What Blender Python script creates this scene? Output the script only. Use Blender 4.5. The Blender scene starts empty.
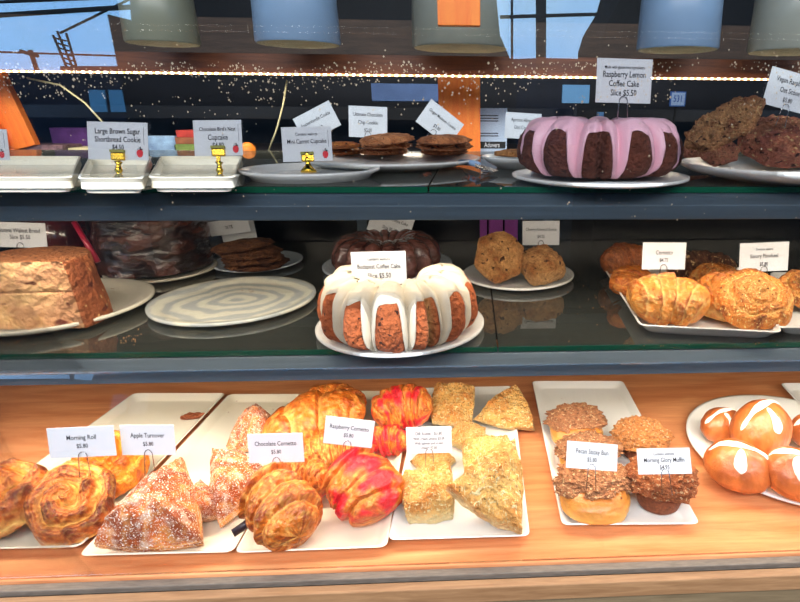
import bpy, math, random
import numpy as np
from mathutils import Vector, Matrix, noise
PI = math.pi
random.seed(7)
SC = bpy.context.scene
COL = SC.collection

# ------------------------------------------------------------------ camera
F = 566.0; CX = 503.0; CY = 301.0
def nrm(v):
    v = np.array(v, float); return v/np.linalg.norm(v)
_dX = nrm((10197, 111, -557.5)); _dY = nrm((-33, 189, -566))
_dZ = nrm(np.cross(_dX, _dY)); _dY = nrm(np.cross(_dZ, _dX))
M_WC = np.stack([_dX, _dY, _dZ], axis=1)          # world -> camera axes
CAMZ = 1.45
cd = bpy.data.cameras.new('camera'); cam = bpy.data.objects.new('camera', cd); COL.objects.link(cam)
mw = Matrix([list(r) for r in M_WC.T]).to_4x4(); mw.translation = Vector((0, 0, CAMZ))
cam.matrix_world = mw
cd.sensor_width = 36; cd.sensor_fit = 'HORIZONTAL'; cd.lens = F/800*36
cd.shift_x = -(CX-400)/800; cd.shift_y = 0; cd.clip_start = .02; cd.clip_end = 300
SC.camera = cam

# ------------------------------------------------------------------ world, light, exposure
SC.view_settings.view_transform = 'Standard'; SC.view_settings.look = 'None'
SC.view_settings.exposure = 0.0; SC.view_settings.gamma = 1; SC.view_settings.use_curve_mapping = False
w = bpy.data.worlds.new('daylight'); SC.world = w; w.use_nodes = True
nt = w.node_tree; nt.nodes.clear()
wo = nt.nodes.new('ShaderNodeOutputWorld'); bg = nt.nodes.new('ShaderNodeBackground')
tc = nt.nodes.new('ShaderNodeTexCoord'); sx = nt.nodes.new('ShaderNodeSeparateXYZ')
nz = nt.nodes.new('ShaderNodeTexNoise'); nz.inputs['Scale'].default_value = 2.5; nz.inputs['Detail'].default_value = 4
cr = nt.nodes.new('ShaderNodeValToRGB')
cr.color_ramp.elements[0].color = (.22, .52, 1.0, 1); cr.color_ramp.elements[0].position = .4
cr.color_ramp.elements[1].color = (.5, .75, 1.0, 1); cr.color_ramp.elements[1].position = .75
nt.links.new(tc.outputs['Generated'], nz.inputs['Vector']); nt.links.new(nz.outputs['Fac'], cr.inputs['Fac'])
nt.links.new(cr.outputs['Color'], bg.inputs['Color']); nt.links.new(bg.outputs[0], wo.inputs[0])
bg.inputs['Strength'].default_value = 3.0

def strip_light(x0, x1, y, z, power, tilt=0.0, width=.012, col=(1, .86, .66), spread=170):
    l = bpy.data.lights.new('led_strip_light', 'AREA'); l.shape = 'RECTANGLE'
    l.size = x1-x0; l.size_y = width; l.energy = power; l.color = col; l.spread = math.radians(spread)
    o = bpy.data.objects.new('led_strip_light', l); COL.objects.link(o)
    o.location = ((x0+x1)/2, y, z); o.rotation_euler = (tilt, 0, 0)
    return o
# strips fixed under the shelf fronts and under the rear rail of the case
strip_light(-1.5, 1.3, .776, 1.087, 9.5, math.radians(12))
strip_light(-1.5, 1.3, .776, 1.314, 6.5, math.radians(24))
strip_light(-1.5, 1.3, 1.43, 1.522, 6.0, 0, width=.02)
# added fill panel standing in for daylight, under the added awning behind the viewer
dl = bpy.data.lights.new('daylight_fill', 'AREA'); dl.shape = 'RECTANGLE'; dl.size = 4; dl.size_y = .7
dl.energy = 165; dl.color = (.97, .98, 1)
do = bpy.data.objects.new('daylight_fill', dl); COL.objects.link(do)
do.location = (0, -.9, 2.6); do.rotation_euler = (math.radians(48), 0, 0)

# ------------------------------------------------------------------ helpers
def proj(P):
    P = np.atleast_2d(np.asarray(P, float)) - np.array([0, 0, CAMZ])
    c = P @ M_WC.T
    zc = -c[:, 2]
    return np.stack([CX+F*c[:, 0]/zc, CY-F*c[:, 1]/zc], 1), zc
def ray(px, py):
    return M_WC.T @ np.array([(px-CX)/F, -(py-CY)/F, -1.0])
def WZ(px, py, z):
    d = ray(px, py); t = (z-CAMZ)/d[2]; return Vector((d[0]*t, d[1]*t, z))
def WY(px, py, Y):
    d = ray(px, py); t = Y/d[1]; return Vector((d[0]*t, Y, CAMZ+d[2]*t))
def zc_of(P): return proj([tuple(P)])[1][0]
def lin(c):
    c = [x/255 for x in c[:3]]
    return tuple(x/12.92 if x <= .04045 else ((x+.055)/1.055)**2.4 for x in c)
def L4(c): return (*lin(c), 1)

def tag(o, label=None, cat=None, group=None, kind=None):
    if label: o['label'] = label
    if cat: o['category'] = cat
    if group: o['group'] = group
    if kind: o['kind'] = kind
    return o
def mesh_obj(name, V, Fc, mat, parent=None, cols=None, smooth=True):
    me = bpy.data.meshes.new(name); me.from_pydata([tuple(v) for v in V], [], [tuple(f) for f in Fc]); me.update()
    if cols is not None:
        ca = me.color_attributes.new('col', 'FLOAT_COLOR', 'POINT')
        arr = np.ones((len(V), 4)); arr[:, :3] = np.asarray(cols)[:, :3]
        ca.data.foreach_set('color', arr.ravel())
    if smooth: me.polygons.foreach_set('use_smooth', [True]*len(me.polygons))
    me.materials.append(mat)
    o = bpy.data.objects.new(name, me); COL.objects.link(o)
    if parent: o.parent = parent
    return o
def empty(name, loc=(0, 0, 0)):
    o = bpy.data.objects.new(name, None); o.empty_display_size = .02; o.location = loc; COL.objects.link(o); return o
class MB:
    def __init__(s): s.V = []; s.F = []
    def add(s, V, Fc):
        n = len(s.V); s.V += [tuple(v) for v in V]; s.F += [tuple(i+n for i in f) for f in Fc]; return s
    def box(s, x0, x1, y0, y1, z0, z1):
        V = [(x, y, z) for z in (z0, z1) for y in (y0, y1) for x in (x0, x1)]
        return s.add(V, [(0, 2, 3, 1), (4, 5, 7, 6), (0, 1, 5, 4), (2, 6, 7, 3), (0, 4, 6, 2), (1, 3, 7, 5)])
    def prism_x(s, x0, x1, prof):
        n = len(prof); V = [(x0, y, z) for y, z in prof]+[(x1, y, z) for y, z in prof]
        Fc = [(i, (i+1) % n, n+(i+1) % n, n+i) for i in range(n)]+[tuple(range(n))[::-1], tuple(range(n, 2*n))]
        return s.add(V, Fc)
    def tube(s, pts, r, n=8):
        pts = [Vector(p) for p in pts]; rings = []
        for i, p in enumerate(pts):
            t = (pts[min(i+1, len(pts)-1)]-pts[max(i-1, 0)]).normalized()
            a = t.orthogonal() if i == 0 else (a-t*a.dot(t))
            a = a.normalized(); b = t.cross(a)
            rr = r[i] if isinstance(r, (list, tuple)) else r
            rings.append([p+(a*math.cos(2*PI*k/n)+b*math.sin(2*PI*k/n))*rr for k in range(n)])
        V = [v for R in rings for v in R]; m = len(pts)
        Fc = [(i*n+k, i*n+(k+1) % n, (i+1)*n+(k+1) % n, (i+1)*n+k) for i in range(m-1) for k in range(n)]
        Fc += [tuple(range(n))[::-1], tuple((m-1)*n+k for k in range(n))]
        return s.add(V, Fc)
    def lathe(s, prof, n=48, c=(0, 0, 0), sx=1, sy=1):
        m = len(prof); V = []
        for r, z in prof:
            for k in range(n):
                V.append((c[0]+r*sx*math.cos(2*PI*k/n), c[1]+r*sy*math.sin(2*PI*k/n), c[2]+z))
        Fc = [(i*n+k, i*n+(k+1) % n, (i+1)*n+(k+1) % n, (i+1)*n+k) for i in range(m-1) for k in range(n)]
        return s.add(V, Fc)
    def build(s, name, mat, parent=None, smooth=False, bevel=0):
        o = mesh_obj(name, s.V, s.F, mat, parent, smooth=smooth)
        if bevel:
            b = o.modifiers.new('bevel', 'BEVEL'); b.width = bevel; b.segments = 2; b.limit_method = 'ANGLE'
        return o

# ------------------------------------------------------------------ materials
def newmat(name):
    m = bpy.data.materials.new(name); m.use_nodes = True; m.node_tree.nodes.clear(); return m, m.node_tree
def N(nt, t, **kw):
    n = nt.nodes.new(t)
    for k, v in kw.items():
        if k in n.inputs: n.inputs[k].default_value = v
        else: setattr(n, k, v)
    return n
def simple(name, col, rough=.5, metal=0, spec=.5, noise_amt=0, nscale=30, bump=0, bscale=200, emit=0, coat=0, stretch=None, alpha=None):
    m, nt = newmat(name); out = N(nt, 'ShaderNodeOutputMaterial'); p = N(nt, 'ShaderNodeBsdfPrincipled')
    p.inputs['Roughness'].default_value = rough; p.inputs['Metallic'].default_value = metal
    p.inputs['Specular IOR Level'].default_value = spec; p.inputs['Coat Weight'].default_value = coat
    c = lin(col); tc = N(nt, 'ShaderNodeTexCoord'); mp = N(nt, 'ShaderNodeMapping')
    if stretch: mp.inputs['Scale'].default_value = stretch
    nt.links.new(tc.outputs['Object'], mp.inputs['Vector'])
    ns = N(nt, 'ShaderNodeTexNoise', Scale=nscale, Detail=6.0)
    nt.links.new(mp.outputs[0], ns.inputs['Vector'])
    r = N(nt, 'ShaderNodeValToRGB')
    k = noise_amt
    r.color_ramp.elements[0].position = .3; r.color_ramp.elements[1].position = .7
    r.color_ramp.elements[0].color = (*[x*(1-k) for x in c], 1); r.color_ramp.elements[1].color = (*[min(1, x*(1+k)) for x in c], 1)
    nt.links.new(ns.outputs['Fac'], r.inputs['Fac']); nt.links.new(r.outputs[0], p.inputs['Base Color'])
    if emit: p.inputs['Emission Color'].default_value = (*c, 1); p.inputs['Emission Strength'].default_value = emit
    if bump:
        n2 = N(nt, 'ShaderNodeTexNoise', Scale=bscale, Detail=5.0); b = N(nt, 'ShaderNodeBump', Strength=bump, Distance=.002)
        nt.links.new(mp.outputs[0], n2.inputs['Vector']); nt.links.new(n2.outputs['Fac'], b.inputs['Height']); nt.links.new(b.outputs[0], p.inputs['Normal'])
    nt.links.new(p.outputs[0], out.inputs[0]); return m
def wood(name, c1, c2, rough=.35, scale=6, grain=(1, 14, 14), bump=.15, contrast=(.3, .75)):
    m, nt = newmat(name); out = N(nt, 'ShaderNodeOutputMaterial'); p = N(nt, 'ShaderNodeBsdfPrincipled', Roughness=rough)
    tc = N(nt, 'ShaderNodeTexCoord'); mp = N(nt, 'ShaderNodeMapping'); mp.inputs['Scale'].default_value = grain
    n1 = N(nt, 'ShaderNodeTexNoise', Scale=scale, Detail=8.0, Distortion=1.2)
    n2 = N(nt, 'ShaderNodeTexNoise', Scale=scale*8, Detail=4.0)
    nt.links.new(tc.outputs['Object'], mp.inputs['Vector'])
    for n in (n1, n2): nt.links.new(mp.outputs[0], n.inputs['Vector'])
    mx = N(nt, 'ShaderNodeMath', operation='MULTIPLY_ADD'); mx.inputs[1].default_value = .3
    nt.links.new(n2.outputs['Fac'], mx.inputs[0]); nt.links.new(n1.outputs['Fac'], mx.inputs[2])
    sb = N(nt, 'ShaderNodeMath', operation='SUBTRACT'); sb.inputs[1].default_value = .15; nt.links.new(mx.outputs[0], sb.inputs[0])
    r = N(nt, 'ShaderNodeValToRGB'); r.color_ramp.elements[0].position = contrast[0]; r.color_ramp.elements[1].position = contrast[1]
    r.color_ramp.elements[0].color = L4(c1); r.color_ramp.elements[1].color = L4(c2)
    nt.links.new(sb.outputs[0], r.inputs['Fac']); nt.links.new(r.outputs[0], p.inputs['Base Color'])
    b = N(nt, 'ShaderNodeBump', Strength=bump, Distance=.001); nt.links.new(n2.outputs['Fac'], b.inputs['Height']); nt.links.new(b.outputs[0], p.inputs['Normal'])
    nt.links.new(p.outputs[0], out.inputs[0]); return m
def glass(name, refl=.1, tint=(1, 1, 1), rough=0.0, diff=0, diffcol=(150, 160, 150), fk=.5):
    m, nt = newmat(name); out = N(nt, 'ShaderNodeOutputMaterial')
    t = N(nt, 'ShaderNodeBsdfTransparent', Color=(*tint, 1)); g = N(nt, 'ShaderNodeBsdfGlossy', Roughness=rough)
    lw = N(nt, 'ShaderNodeLayerWeight', Blend=.35)
    ma = N(nt, 'ShaderNodeMath', operation='MULTIPLY_ADD'); ma.inputs[1].default_value = fk; ma.inputs[2].default_value = refl
    ma.use_clamp = True
    nt.links.new(lw.outputs['Fresnel'], ma.inputs[0])
    mx = N(nt, 'ShaderNodeMixShader'); nt.links.new(ma.outputs[0], mx.inputs[0])
    nt.links.new(t.outputs[0], mx.inputs[1]); nt.links.new(g.outputs[0], mx.inputs[2]); last = mx
    if diff:
        d = N(nt, 'ShaderNodeBsdfDiffuse', Color=L4(diffcol)); m2 = N(nt, 'ShaderNodeMixShader'); m2.inputs[0].default_value = diff
        nt.links.new(mx.outputs[0], m2.inputs[1]); nt.links.new(d.outputs[0], m2.inputs[2]); last = m2
    nt.links.new(last.outputs[0], out.inputs[0]); return m
def pastry(name, rough=.5, bump=.5, bscale=150, specks=(), var=.35, vscale=45, coat=0, sss=0):
    """colour comes from the baked-in 'col' attribute; specks = (rgb, scale, threshold, width, stretch)"""
    m, nt = newmat(name); out = N(nt, 'ShaderNodeOutputMaterial')
    p = N(nt, 'ShaderNodeBsdfPrincipled', Roughness=rough); p.inputs['Coat Weight'].default_value = coat; p.inputs['Coat Roughness'].default_value = .25
    a = N(nt, 'ShaderNodeVertexColor', layer_name='col'); tc = N(nt, 'ShaderNodeTexCoord')
    n1 = N(nt, 'ShaderNodeTexNoise', Scale=vscale, Detail=5.0, Roughness=.65)
    nt.links.new(tc.outputs['Object'], n1.inputs['Vector'])
    mr = N(nt, 'ShaderNodeMapRange'); mr.inputs[1].default_value = .3; mr.inputs[2].default_value = .7
    mr.inputs[3].default_value = 1-var; mr.inputs[4].default_value = 1+var
    nt.links.new(n1.outputs['Fac'], mr.inputs[0])
    vm = N(nt, 'ShaderNodeVectorMath', operation='SCALE'); nt.links.new(a.outputs['Color'], vm.inputs[0]); nt.links.new(mr.outputs[0], vm.inputs['Scale'])
    cur = vm.outputs[0]
    for i, (rgb, sc, th, wd, st) in enumerate(specks):
        mp = N(nt, 'ShaderNodeMapping'); mp.inputs['Scale'].default_value = st; mp.inputs['Location'].default_value = (i*3.1, 0, 0)
        nt.links.new(tc.outputs['Object'], mp.inputs[0])
        n = N(nt, 'ShaderNodeTexNoise', Scale=sc, Detail=2.0); nt.links.new(mp.outputs[0], n.inputs['Vector'])
        r = N(nt, 'ShaderNodeMapRange'); r.inputs[1].default_value = th; r.inputs[2].default_value = th+wd
        nt.links.new(n.outputs['Fac'], r.inputs[0])
        mx = N(nt, 'ShaderNodeMix', data_type='RGBA'); nt.links.new(r.outputs[0], mx.inputs[0]); nt.links.new(cur, mx.inputs[6])
        mx.inputs[7].default_value = L4(rgb); cur = mx.outputs[2]
    nt.links.new(cur, p.inputs['Base Color'])
    n2 = N(nt, 'ShaderNodeTexNoise', Scale=bscale, Detail=4.0); nt.links.new(tc.outputs['Object'], n2.inputs['Vector'])
    b = N(nt, 'ShaderNodeBump', Strength=bump, Distance=.02); nt.links.new(n2.outputs['Fac'], b.inputs['Height']); nt.links.new(b.outputs[0], p.inputs['Normal'])
    nt.links.new(p.outputs[0], out.inputs[0]); return m
S1 = (1, 1, 1)
# pastry meshes are modelled at unit size (about 1 = 5 cm), so texture scales are per unit
MAT = dict(
 white=simple('white_ceramic', (240, 238, 232), .18, spec=.5), cream=simple('cream_ceramic', (242, 234, 212), .2),
 blueplate=simple('pale_blue_ceramic', (218, 228, 238), .15),
 card=simple('card_paper', (214, 217, 222), .8), ink=simple('ink', (45, 42, 48), .8), red=simple('red_ink', (215, 50, 60), .8),
 wire=simple('steel_wire', (170, 170, 172), .25, metal=1), gold=simple('polished_brass', (235, 190, 70), .18, metal=1),
 alu=simple('dark_frame', (84, 98, 110), .45, metal=.4, noise_amt=.12, nscale=8, stretch=(1, 20, 20)),
 black=simple('black_rubber', (12, 12, 14), .5), track=simple('aluminium_track', (128, 116, 104), .45, metal=.4, noise_amt=.2, nscale=60, stretch=(1, 6, 6)),
 deck=wood('cherry_wood_deck', (196, 116, 70), (232, 164, 112), rough=.28, scale=3.2, grain=(1, 9, 9)),
 ledge=wood('oak_ledge', (140, 100, 66), (176, 132, 92), rough=.5, scale=8, grain=(1, 12, 12)),
 apron=wood('dull_wood_apron', (112, 92, 66), (138, 116, 86), rough=.6, scale=8, grain=(1, 12, 12)),
 beam=wood('walnut_rail', (92, 48, 24), (128, 70, 36), rough=.5, scale=8, grain=(1, 12, 12)),
 orange=wood('orange_pine', (236, 110, 30), (250, 140, 48), rough=.5, scale=5, grain=(14, 14, 1)),
 dark=simple('dark_room', (26, 25, 30), .6, noise_amt=.3, nscale=3), darkgl=simple('black_panel', (10, 11, 14), .22, noise_amt=.2, nscale=10),
 glassF=glass('front_glass', .17), glassL=glass('lower_glass', .015), glassT=glass('top_glass', .003, (.93, .95, .94), fk=.006),
 shelf=glass('shelf_glass', .22, (.36, .38, .38), diff=.13, diffcol=(128, 132, 124)),
 edge=simple('green_glass_edge', (20, 90, 66), .15, spec=.8), 
)

# ------------------------------------------------------------------ fit a thing to where it stands
def all_meshes(o):
    r = [o] if o.type == 'MESH' else []
    for c in o.children: r += all_meshes(c)
    return r
def fit(o, bb, z0, hmin=.6, hmax=1.7, yfix=None):
    """scale and place thing o (modelled about its own base) so it rests at height z0 and spans bb in the view"""
    x0, y0, x1, y1 = bb
    V = np.concatenate([np.array([v.co[:] for v in m.data.vertices]) for m in all_meshes(o)])
    if len(V) > 6000: V = V[::len(V)//6000+1]
    zmin = V[:, 2].min(); p = WZ((x0+x1)/2, y1-(y1-y0)*.15, z0)
    X, Y = p.x, p.y; wid = V[:, 0].max()-V[:, 0].min()
    s = (x1-x0)*zc_of((X, Y, z0))/F/wid; k = 1.0
    for it in range(14):
        Q = V*np.array([s, s, s*k]); Q[:, 2] -= zmin*s*k; Q += np.array([X, Y, z0])
        uv, zc = proj(Q); a0, b0 = uv.min(0); a1, b1 = uv.max(0); zm = zc.mean()
        s *= ((x1-x0)/(a1-a0))**.8
        k *= ((y1-y0)/(b1-b0))**.7; k = min(hmax, max(hmin, k))
        X += ((x0+x1)-(a0+a1))/2*zm/F
        e = (y1-b1); H = CAMZ-z0
        yy = Y+0; c = 597*H/(zm*zm)
        Y -= max(-.08, min(.08, e/max(c, 60)))*.8
    o.scale = (s, s, s*k); o.location = (X, Y, z0-zmin*s*k)
    return o

# ------------------------------------------------------------------ shape generators (unit size)
def fr(x, y, z, o=3): return noise.fractal(Vector((x, y, z)), .8, 2.1, o)
def mixc(a, b, t):
    t = min(1, max(0, t)); return tuple(a[i]*(1-t)+b[i]*t for i in range(3))
def grid(name, f, nu, nv, cu, cv, mat, parent=None, rot=None, caps=True):
    V = []; C = []
    for i in range(nu):
        u = i/nu if cu else i/(nu-1)
        for j in range(nv):
            v = j/nv if cv else j/(nv-1)
            p, c = f(u, v); V.append(p); C.append(c)
    Fc = []
    for i in range(nu if cu else nu-1):
        for j in range(nv if cv else nv-1):
            a = i*nv+j; b = ((i+1) % nu)*nv+j; c = ((i+1) % nu)*nv+(j+1) % nv; d = i*nv+(j+1) % nv
            Fc.append((a, b, c, d))
    if rot is not None:
        V = [rot @ Vector(p) for p in V]
    return mesh_obj(name, V, Fc, mat, parent, C)
def R(ax, deg): return Matrix.Rotation(math.radians(deg), 3, ax)

def surf_blob(dims, nz=.08, nf=2.0, seed=0, flat=.45, pw=1.0, vor=0, vf=5.0):
    sd = Vector((seed*7.3, seed*3.1, seed*1.7))
    def s(d):
        d = Vector(d).normalized()
        p = Vector((math.copysign(abs(d.x)**pw, d.x)*dims[0], math.copysign(abs(d.y)**pw, d.y)*dims[1], math.copysign(abs(d.z)**pw, d.z)*dims[2]))
        if p.z < 0: p.z *= flat
        n = noise.fractal(d*nf+sd, .8, 2.1, 4)*nz
        if vor:
            q = noise.voronoi(d*vf+sd)[0]; n += vor*(.5-q[0])
        return p*(1+n)
    return s
def blob(name, s, colf, mat, parent=None, rot=None, nu=72, nv=48, vr=(0, 1)):
    def f(u, v):
        v = vr[0]+(vr[1]-vr[0])*v
        th = v*PI; ph = u*2*PI
        d = Vector((math.sin(th)*math.cos(ph), math.sin(th)*math.sin(ph), math.cos(th)))
        p = s(d); return p, colf(d, p)
    return grid(name, f, nu, nv, True, False, mat, parent, rot)

def croissant(name, mat, parent=None, L=1.0, r=.42, n=3, bend=.5, skew=.25, seed=0, pal=None, rot=None, flat=.8, step=.17, red=None, nu=170, nv=90, pinch=2.4, tipr=.14, helix=0):
    pal = pal or ((172, 82, 26), (226, 136, 52), (246, 200, 118))
    dk, md, lt = [lin(c) for c in pal]; rd = lin(red) if red else None
    rd2 = tuple(x*.55 for x in rd) if red else None
    def f(u, v):
        t = 2*u-1; th = v*2*PI; st_, ct_ = math.sin(th), math.cos(th)
        env = (max(0, 1-abs(t)**pinch))**.55*(1-tipr)+tipr*(1-abs(t)**14)
        wob = fr(t*1.6+seed, ct_*.9, st_*.9, 2)
        if helix: ph = (t*.5+.5)*n+helix*th/(2*PI)+.16*wob
        else: ph = abs(t+skew*st_*.5)*n+.35+.22*wob
        fl = math.floor(ph); fc = ph-fl
        st = math.sin(min(1, fc/.9)*PI*.5)**.8
        if fc > .9: st *= max(0, 1-((fc-.9)/.1))
        rr = r*env*(1+step*(1+.5*math.sin(fl*2.3+seed))*st-.04)
        nn = fr(t*3+seed, ct_*1.8, st_*1.8, 5); nf = fr(t*9+seed, ct_*6, st_*6, 3)
        rr *= 1+.07*nn+.02*nf
        a = bend*t
        sx_, sy_ = (math.sin(a)/bend*L, (math.cos(a)-1)/bend*L) if abs(bend) > .01 else (t*L, 0)
        ca, sa = math.cos(a), math.sin(a); ox = ct_*rr; oz = st_*rr*flat
        p = Vector((sx_+ox*sa, sy_+ox*ca, oz))
        lam = .5+.5*math.sin(ph*2*PI*3+nn*7)
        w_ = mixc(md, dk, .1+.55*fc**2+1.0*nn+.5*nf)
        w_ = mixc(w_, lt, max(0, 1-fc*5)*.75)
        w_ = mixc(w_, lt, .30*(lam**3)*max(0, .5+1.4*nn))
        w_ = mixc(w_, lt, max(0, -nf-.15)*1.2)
        if rd:
            m_ = (.55-abs(fc-.45)*1.1)*(1.6 if fl % 2 == 0 else .5)+1.3*fr(t*1.4+seed*3, ct_, st_, 3)
            w_ = mixc(w_, rd, min(.95, max(0, m_*1.5))); w_ = mixc(w_, rd2, max(0, m_-.75)*.8)
        return p, w_
    return grid(name, f, nu, nv, False, True, mat, parent, rot)

def pinwheel(name, mat, parent=None, turns=3.2, h=.42, seed=0, pal=None, rot=None, oval=1.0, depth=.16, nr=150, nphi=200, mid=None):
    pal = pal or ((150, 66, 20), (220, 128, 48), (250, 212, 130))
    dk, md, lt = [lin(c) for c in pal]; md2 = lin(mid) if mid else None
    dk2 = tuple(x*.55 for x in dk)
    def f(u, v):
        phi = u*2*PI
        if v > .82: k = (v-.82)/.18; rho = 1+.07*math.sin(k*PI)-.1*k
        else: rho = v/.82; k = 0
        cx_, cy_ = math.cos(phi), math.sin(phi)
        wob = 1+.06*math.sin(phi*2+seed)+.04*math.sin(phi*5+seed*2)
        big = fr(rho*cx_*1.3+seed, rho*cy_*1.3, seed, 2)
        ph = (rho**.85)*turns-phi/(2*PI)+.30*big
        fl = math.floor(ph); fc = ph-fl
        if fc < .72: ring = math.sin(fc/.72*PI*.5)**.7
        else: ring = max(0, math.cos((fc-.72)/.28*PI*.5))**.7
        nn = fr(rho*cx_*3+seed, rho*cy_*3, seed*.3, 5); nf = fr(rho*cx_*10, rho*cy_*10+seed, k*3, 3)
        env = (1-min(1, rho)**4)**.5
        top = h*(.35+.65*env)+.14*(1-rho)
        zz = top-depth*(1-ring)*(.5+.5*env)+.07*nn+.02*nf
        if k: zz = (h*.35+.07*nn)*(1-k)-depth*(1-ring)*.5*(1-k)
        p = Vector((rho*wob*cx_, rho*wob*oval*cy_, zz))
        w_ = mixc(lt, md, ring*1.7-.2+.6*nn); w_ = mixc(w_, dk, max(0, (ring-.35))*(.8+2.2*nn+.8*nf)); w_ = mixc(w_, dk2, max(0, ring*nn*2.2-.25))
        if md2 and rho < .68: w_ = mixc(w_, md2, (.68-rho)*2.2+nn)
        lam = .5+.5*math.sin(fc*2*PI*5+nn*5)
        w_ = mixc(w_, lt, .45*lam**3*(1-ring*.6)); w_ = mixc(w_, dk, .35*(1-lam)**3)
        return p, w_
    return grid(name, f, nphi, nr, True, False, mat, parent, rot)

def wedge(name, mat, parent=None, corners=3, h=.5, round_=.35, seed=0, colf=None, rot=None, rough=.06, dome=.5, stretch=(1, 1), nphi=150, nr=90, ridged=0, sidecol=None, peak=(0, 0)):
    """rounded n-sided cake or turnover shape"""
    def f(u, v):
        phi = u*2*PI; seg = 2*PI/corners
        a = (phi % seg)-seg/2
        rp = math.cos(seg/2)/math.cos(a); rad = rp*(1-round_)+round_*.8
        if v < .6: rho = v/.6; k = 0
        else: rho = 1; k = (v-.6)/.4
        x = math.cos(phi)*rad*stretch[0]; y = math.sin(phi)*rad*stretch[1]
        nn = fr(x*rho*2+seed*5, y*rho*2, k*1.5+seed, 5)
        top = h*(1-dome*rho**2.4)
        if k == 0: z = top; q = rho
        else:
            z = top*(1-k)**1.0; q = 1+.07*math.sin(k*PI)-.05*k
            if k > .98: z = 0
        z += (rough*nn+rough*.35*fr(x*rho*9, y*rho*9, seed+k*4, 3))*(1-k)
        if ridged: z += ridged*math.sin((x*rho*3+y*rho*6)*3+nn*3)*(1-k)*(1-rho*.3)
        q += rough*.8*nn
        p = Vector((x*q+peak[0]*z, y*q+peak[1]*z, z))
        if k >= .995: p = Vector((x*.9, y*.9, 0))
        return p, colf(p, rho, k, nn)
    return grid(name, f, nphi, nr, True, False, mat, parent, rot)

def join_floor(o):  # close the bottoms of polar grids: nothing needed, the last ring lies on the plate
    return o

# ------------------------------------------------------------------ the case and the room
def struct(o): o['kind'] = 'structure'; return o
XL, XR = -1.7, 1.45
YF = .635; YS = .752; YB = 1.46
ZD, ZM, ZU, ZT = .85, 1.13, 1.3575, 1.575
st = MB().box(-150, 150, -300, 5, -.05, 0); o = st.build('floor', simple('pavement', (24, 23, 22), 1, spec=0, noise_amt=.3, nscale=6)); struct(o)
o = MB().box(-4, 4, 3.6, 3.7, 0, 3).build('wall_back', MAT['dark']); struct(o)
o = MB().box(-4.1, -4, .9, 3.7, 0, 3).build('wall_left', MAT['dark']); struct(o)
o = MB().box(4, 4.1, .9, 3.7, 0, 3).build('wall_right', MAT['dark']); struct(o)
o = MB().box(-4.1, 4.1, .6, 3.7, 3, 3.1).build('ceiling', MAT['dark']); struct(o)

case = empty('display_case', (0, 0, 0)); tag(case, 'glass bakery display case with two glass shelves, dark metal bars and a cherry wood deck', 'display case')
MB().box(XL, XR, YF, YB, ZD-.02, ZD).build('deck', MAT['deck'], case, bevel=.001)
MB().box(XL, XR, .621, .634, ZD-.02, ZD-.004).build('track', MAT['track'], case, bevel=.001)
MB().box(XL, XR, .6175, .621, ZD-.02, ZD-.012).build('track_gap', MAT['black'], case)
MB().box(XL, XR, .603, .6175, ZD-.035, ZD-.009).build('front_ledge', MAT['ledge'], case, bevel=.0015)
MB().box(XL, XR, .612, .63, 0, ZD-.035).build('front_panel', MAT['apron'], case)
MB().box(XL, XR, .63, YB, .02, ZD-.02).build('base_cabinet', MAT['dark'], case)
# rear wall of the two lower compartments
MB().box(XL, XR, YB, YB+.02, ZD, ZU-.02).build('rear_panel', MAT['darkgl'], case)
for x in (-1.2, -.28, .2, .95):
    MB().box(x-.012, x+.012, YB-.006, YB, ZD+.002, ZU-.025).build('rear_stile', MAT['alu'], case)
for x in (XL, XR-.02): MB().box(x, x+.02, .74, YB, ZD, ZT+.0).build('side_panel', MAT['darkgl'], case)
seamM = WZ(498, 348, ZM).x; seamU = WZ(427, 189, ZU).x
for z, sm in ((ZM, seamM), (ZU, seamU)):
    for a, b in ((XL+.02, sm-.0012), (sm+.0012, XR-.02)):
        g = MB().box(a, b, YS, YB-.008, z-.008, z).build('glass_shelf', MAT['shelf'], case)
        MB().box(a, b, YS-.0015, YS-.0002, z-.008, z-.0005).build('polished_edge', MAT['edge'], g)
def bar(z, hh, name='front_bar'):
    prof = [(YS-.003, z-.009), (YS-.018, z-.009-hh*.42), (YS-.018, z-.009-hh), (YS+.02, z-.009-hh), (YS+.02, z-.009)]
    return MB().prism_x(XL+.02, XR-.02, prof[::-1]).build(name, MAT['alu'], case, bevel=.0012)
bar(ZM, .031); bar(ZU, .032)
MB().prism_x(XL+.02, XR-.02, [(YB-.04, ZU-.035), (YB-.04, ZU-.009), (YB, ZU-.009), (YB, ZU-.035)]).build('rear_bar', MAT['alu'], case)
MB().box(XL, XR, YB-.012, YB+.02, ZT-.046, ZT).build('rear_rail', MAT['beam'], case, bevel=.001)
# LED tape along the lower edge of the rear rail
lt = MB().box(XL+.03, XR-.03, YB-.0165, YB-.012, ZT-.0465, ZT-.0425).build('led_strip', simple('led_tape', (255, 190, 120), .4, emit=3.2), case)
dd = MB(); x = XL+.04
while x < XR-.04:
    dd.box(x, x+.006, YB-.0185, YB-.0165, ZT-.0465, ZT-.0425); x += .0165
dd.build('led_diodes', simple('led_diode', (255, 245, 230), .4, emit=14), lt)
MB().box(XL, XR, .712, YB+.02, ZT, ZT+.006).build('top_glass', MAT['glassT'], case)
MB().box(XL, XR, .708, .712, ZM-.012, ZT+.006).build('front_glass', MAT['glassF'], case)
def sheet(y0, z0, y1, z1, t=.003):
    return [(y0, z0), (y0+t, z0), (y1+t, z1), (y1, z1)]
MB().prism_x(XL, XR, sheet(.637, ZD+.001, .708, ZM-.012)).build('lower_glass', MAT['glassL'], case)

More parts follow.
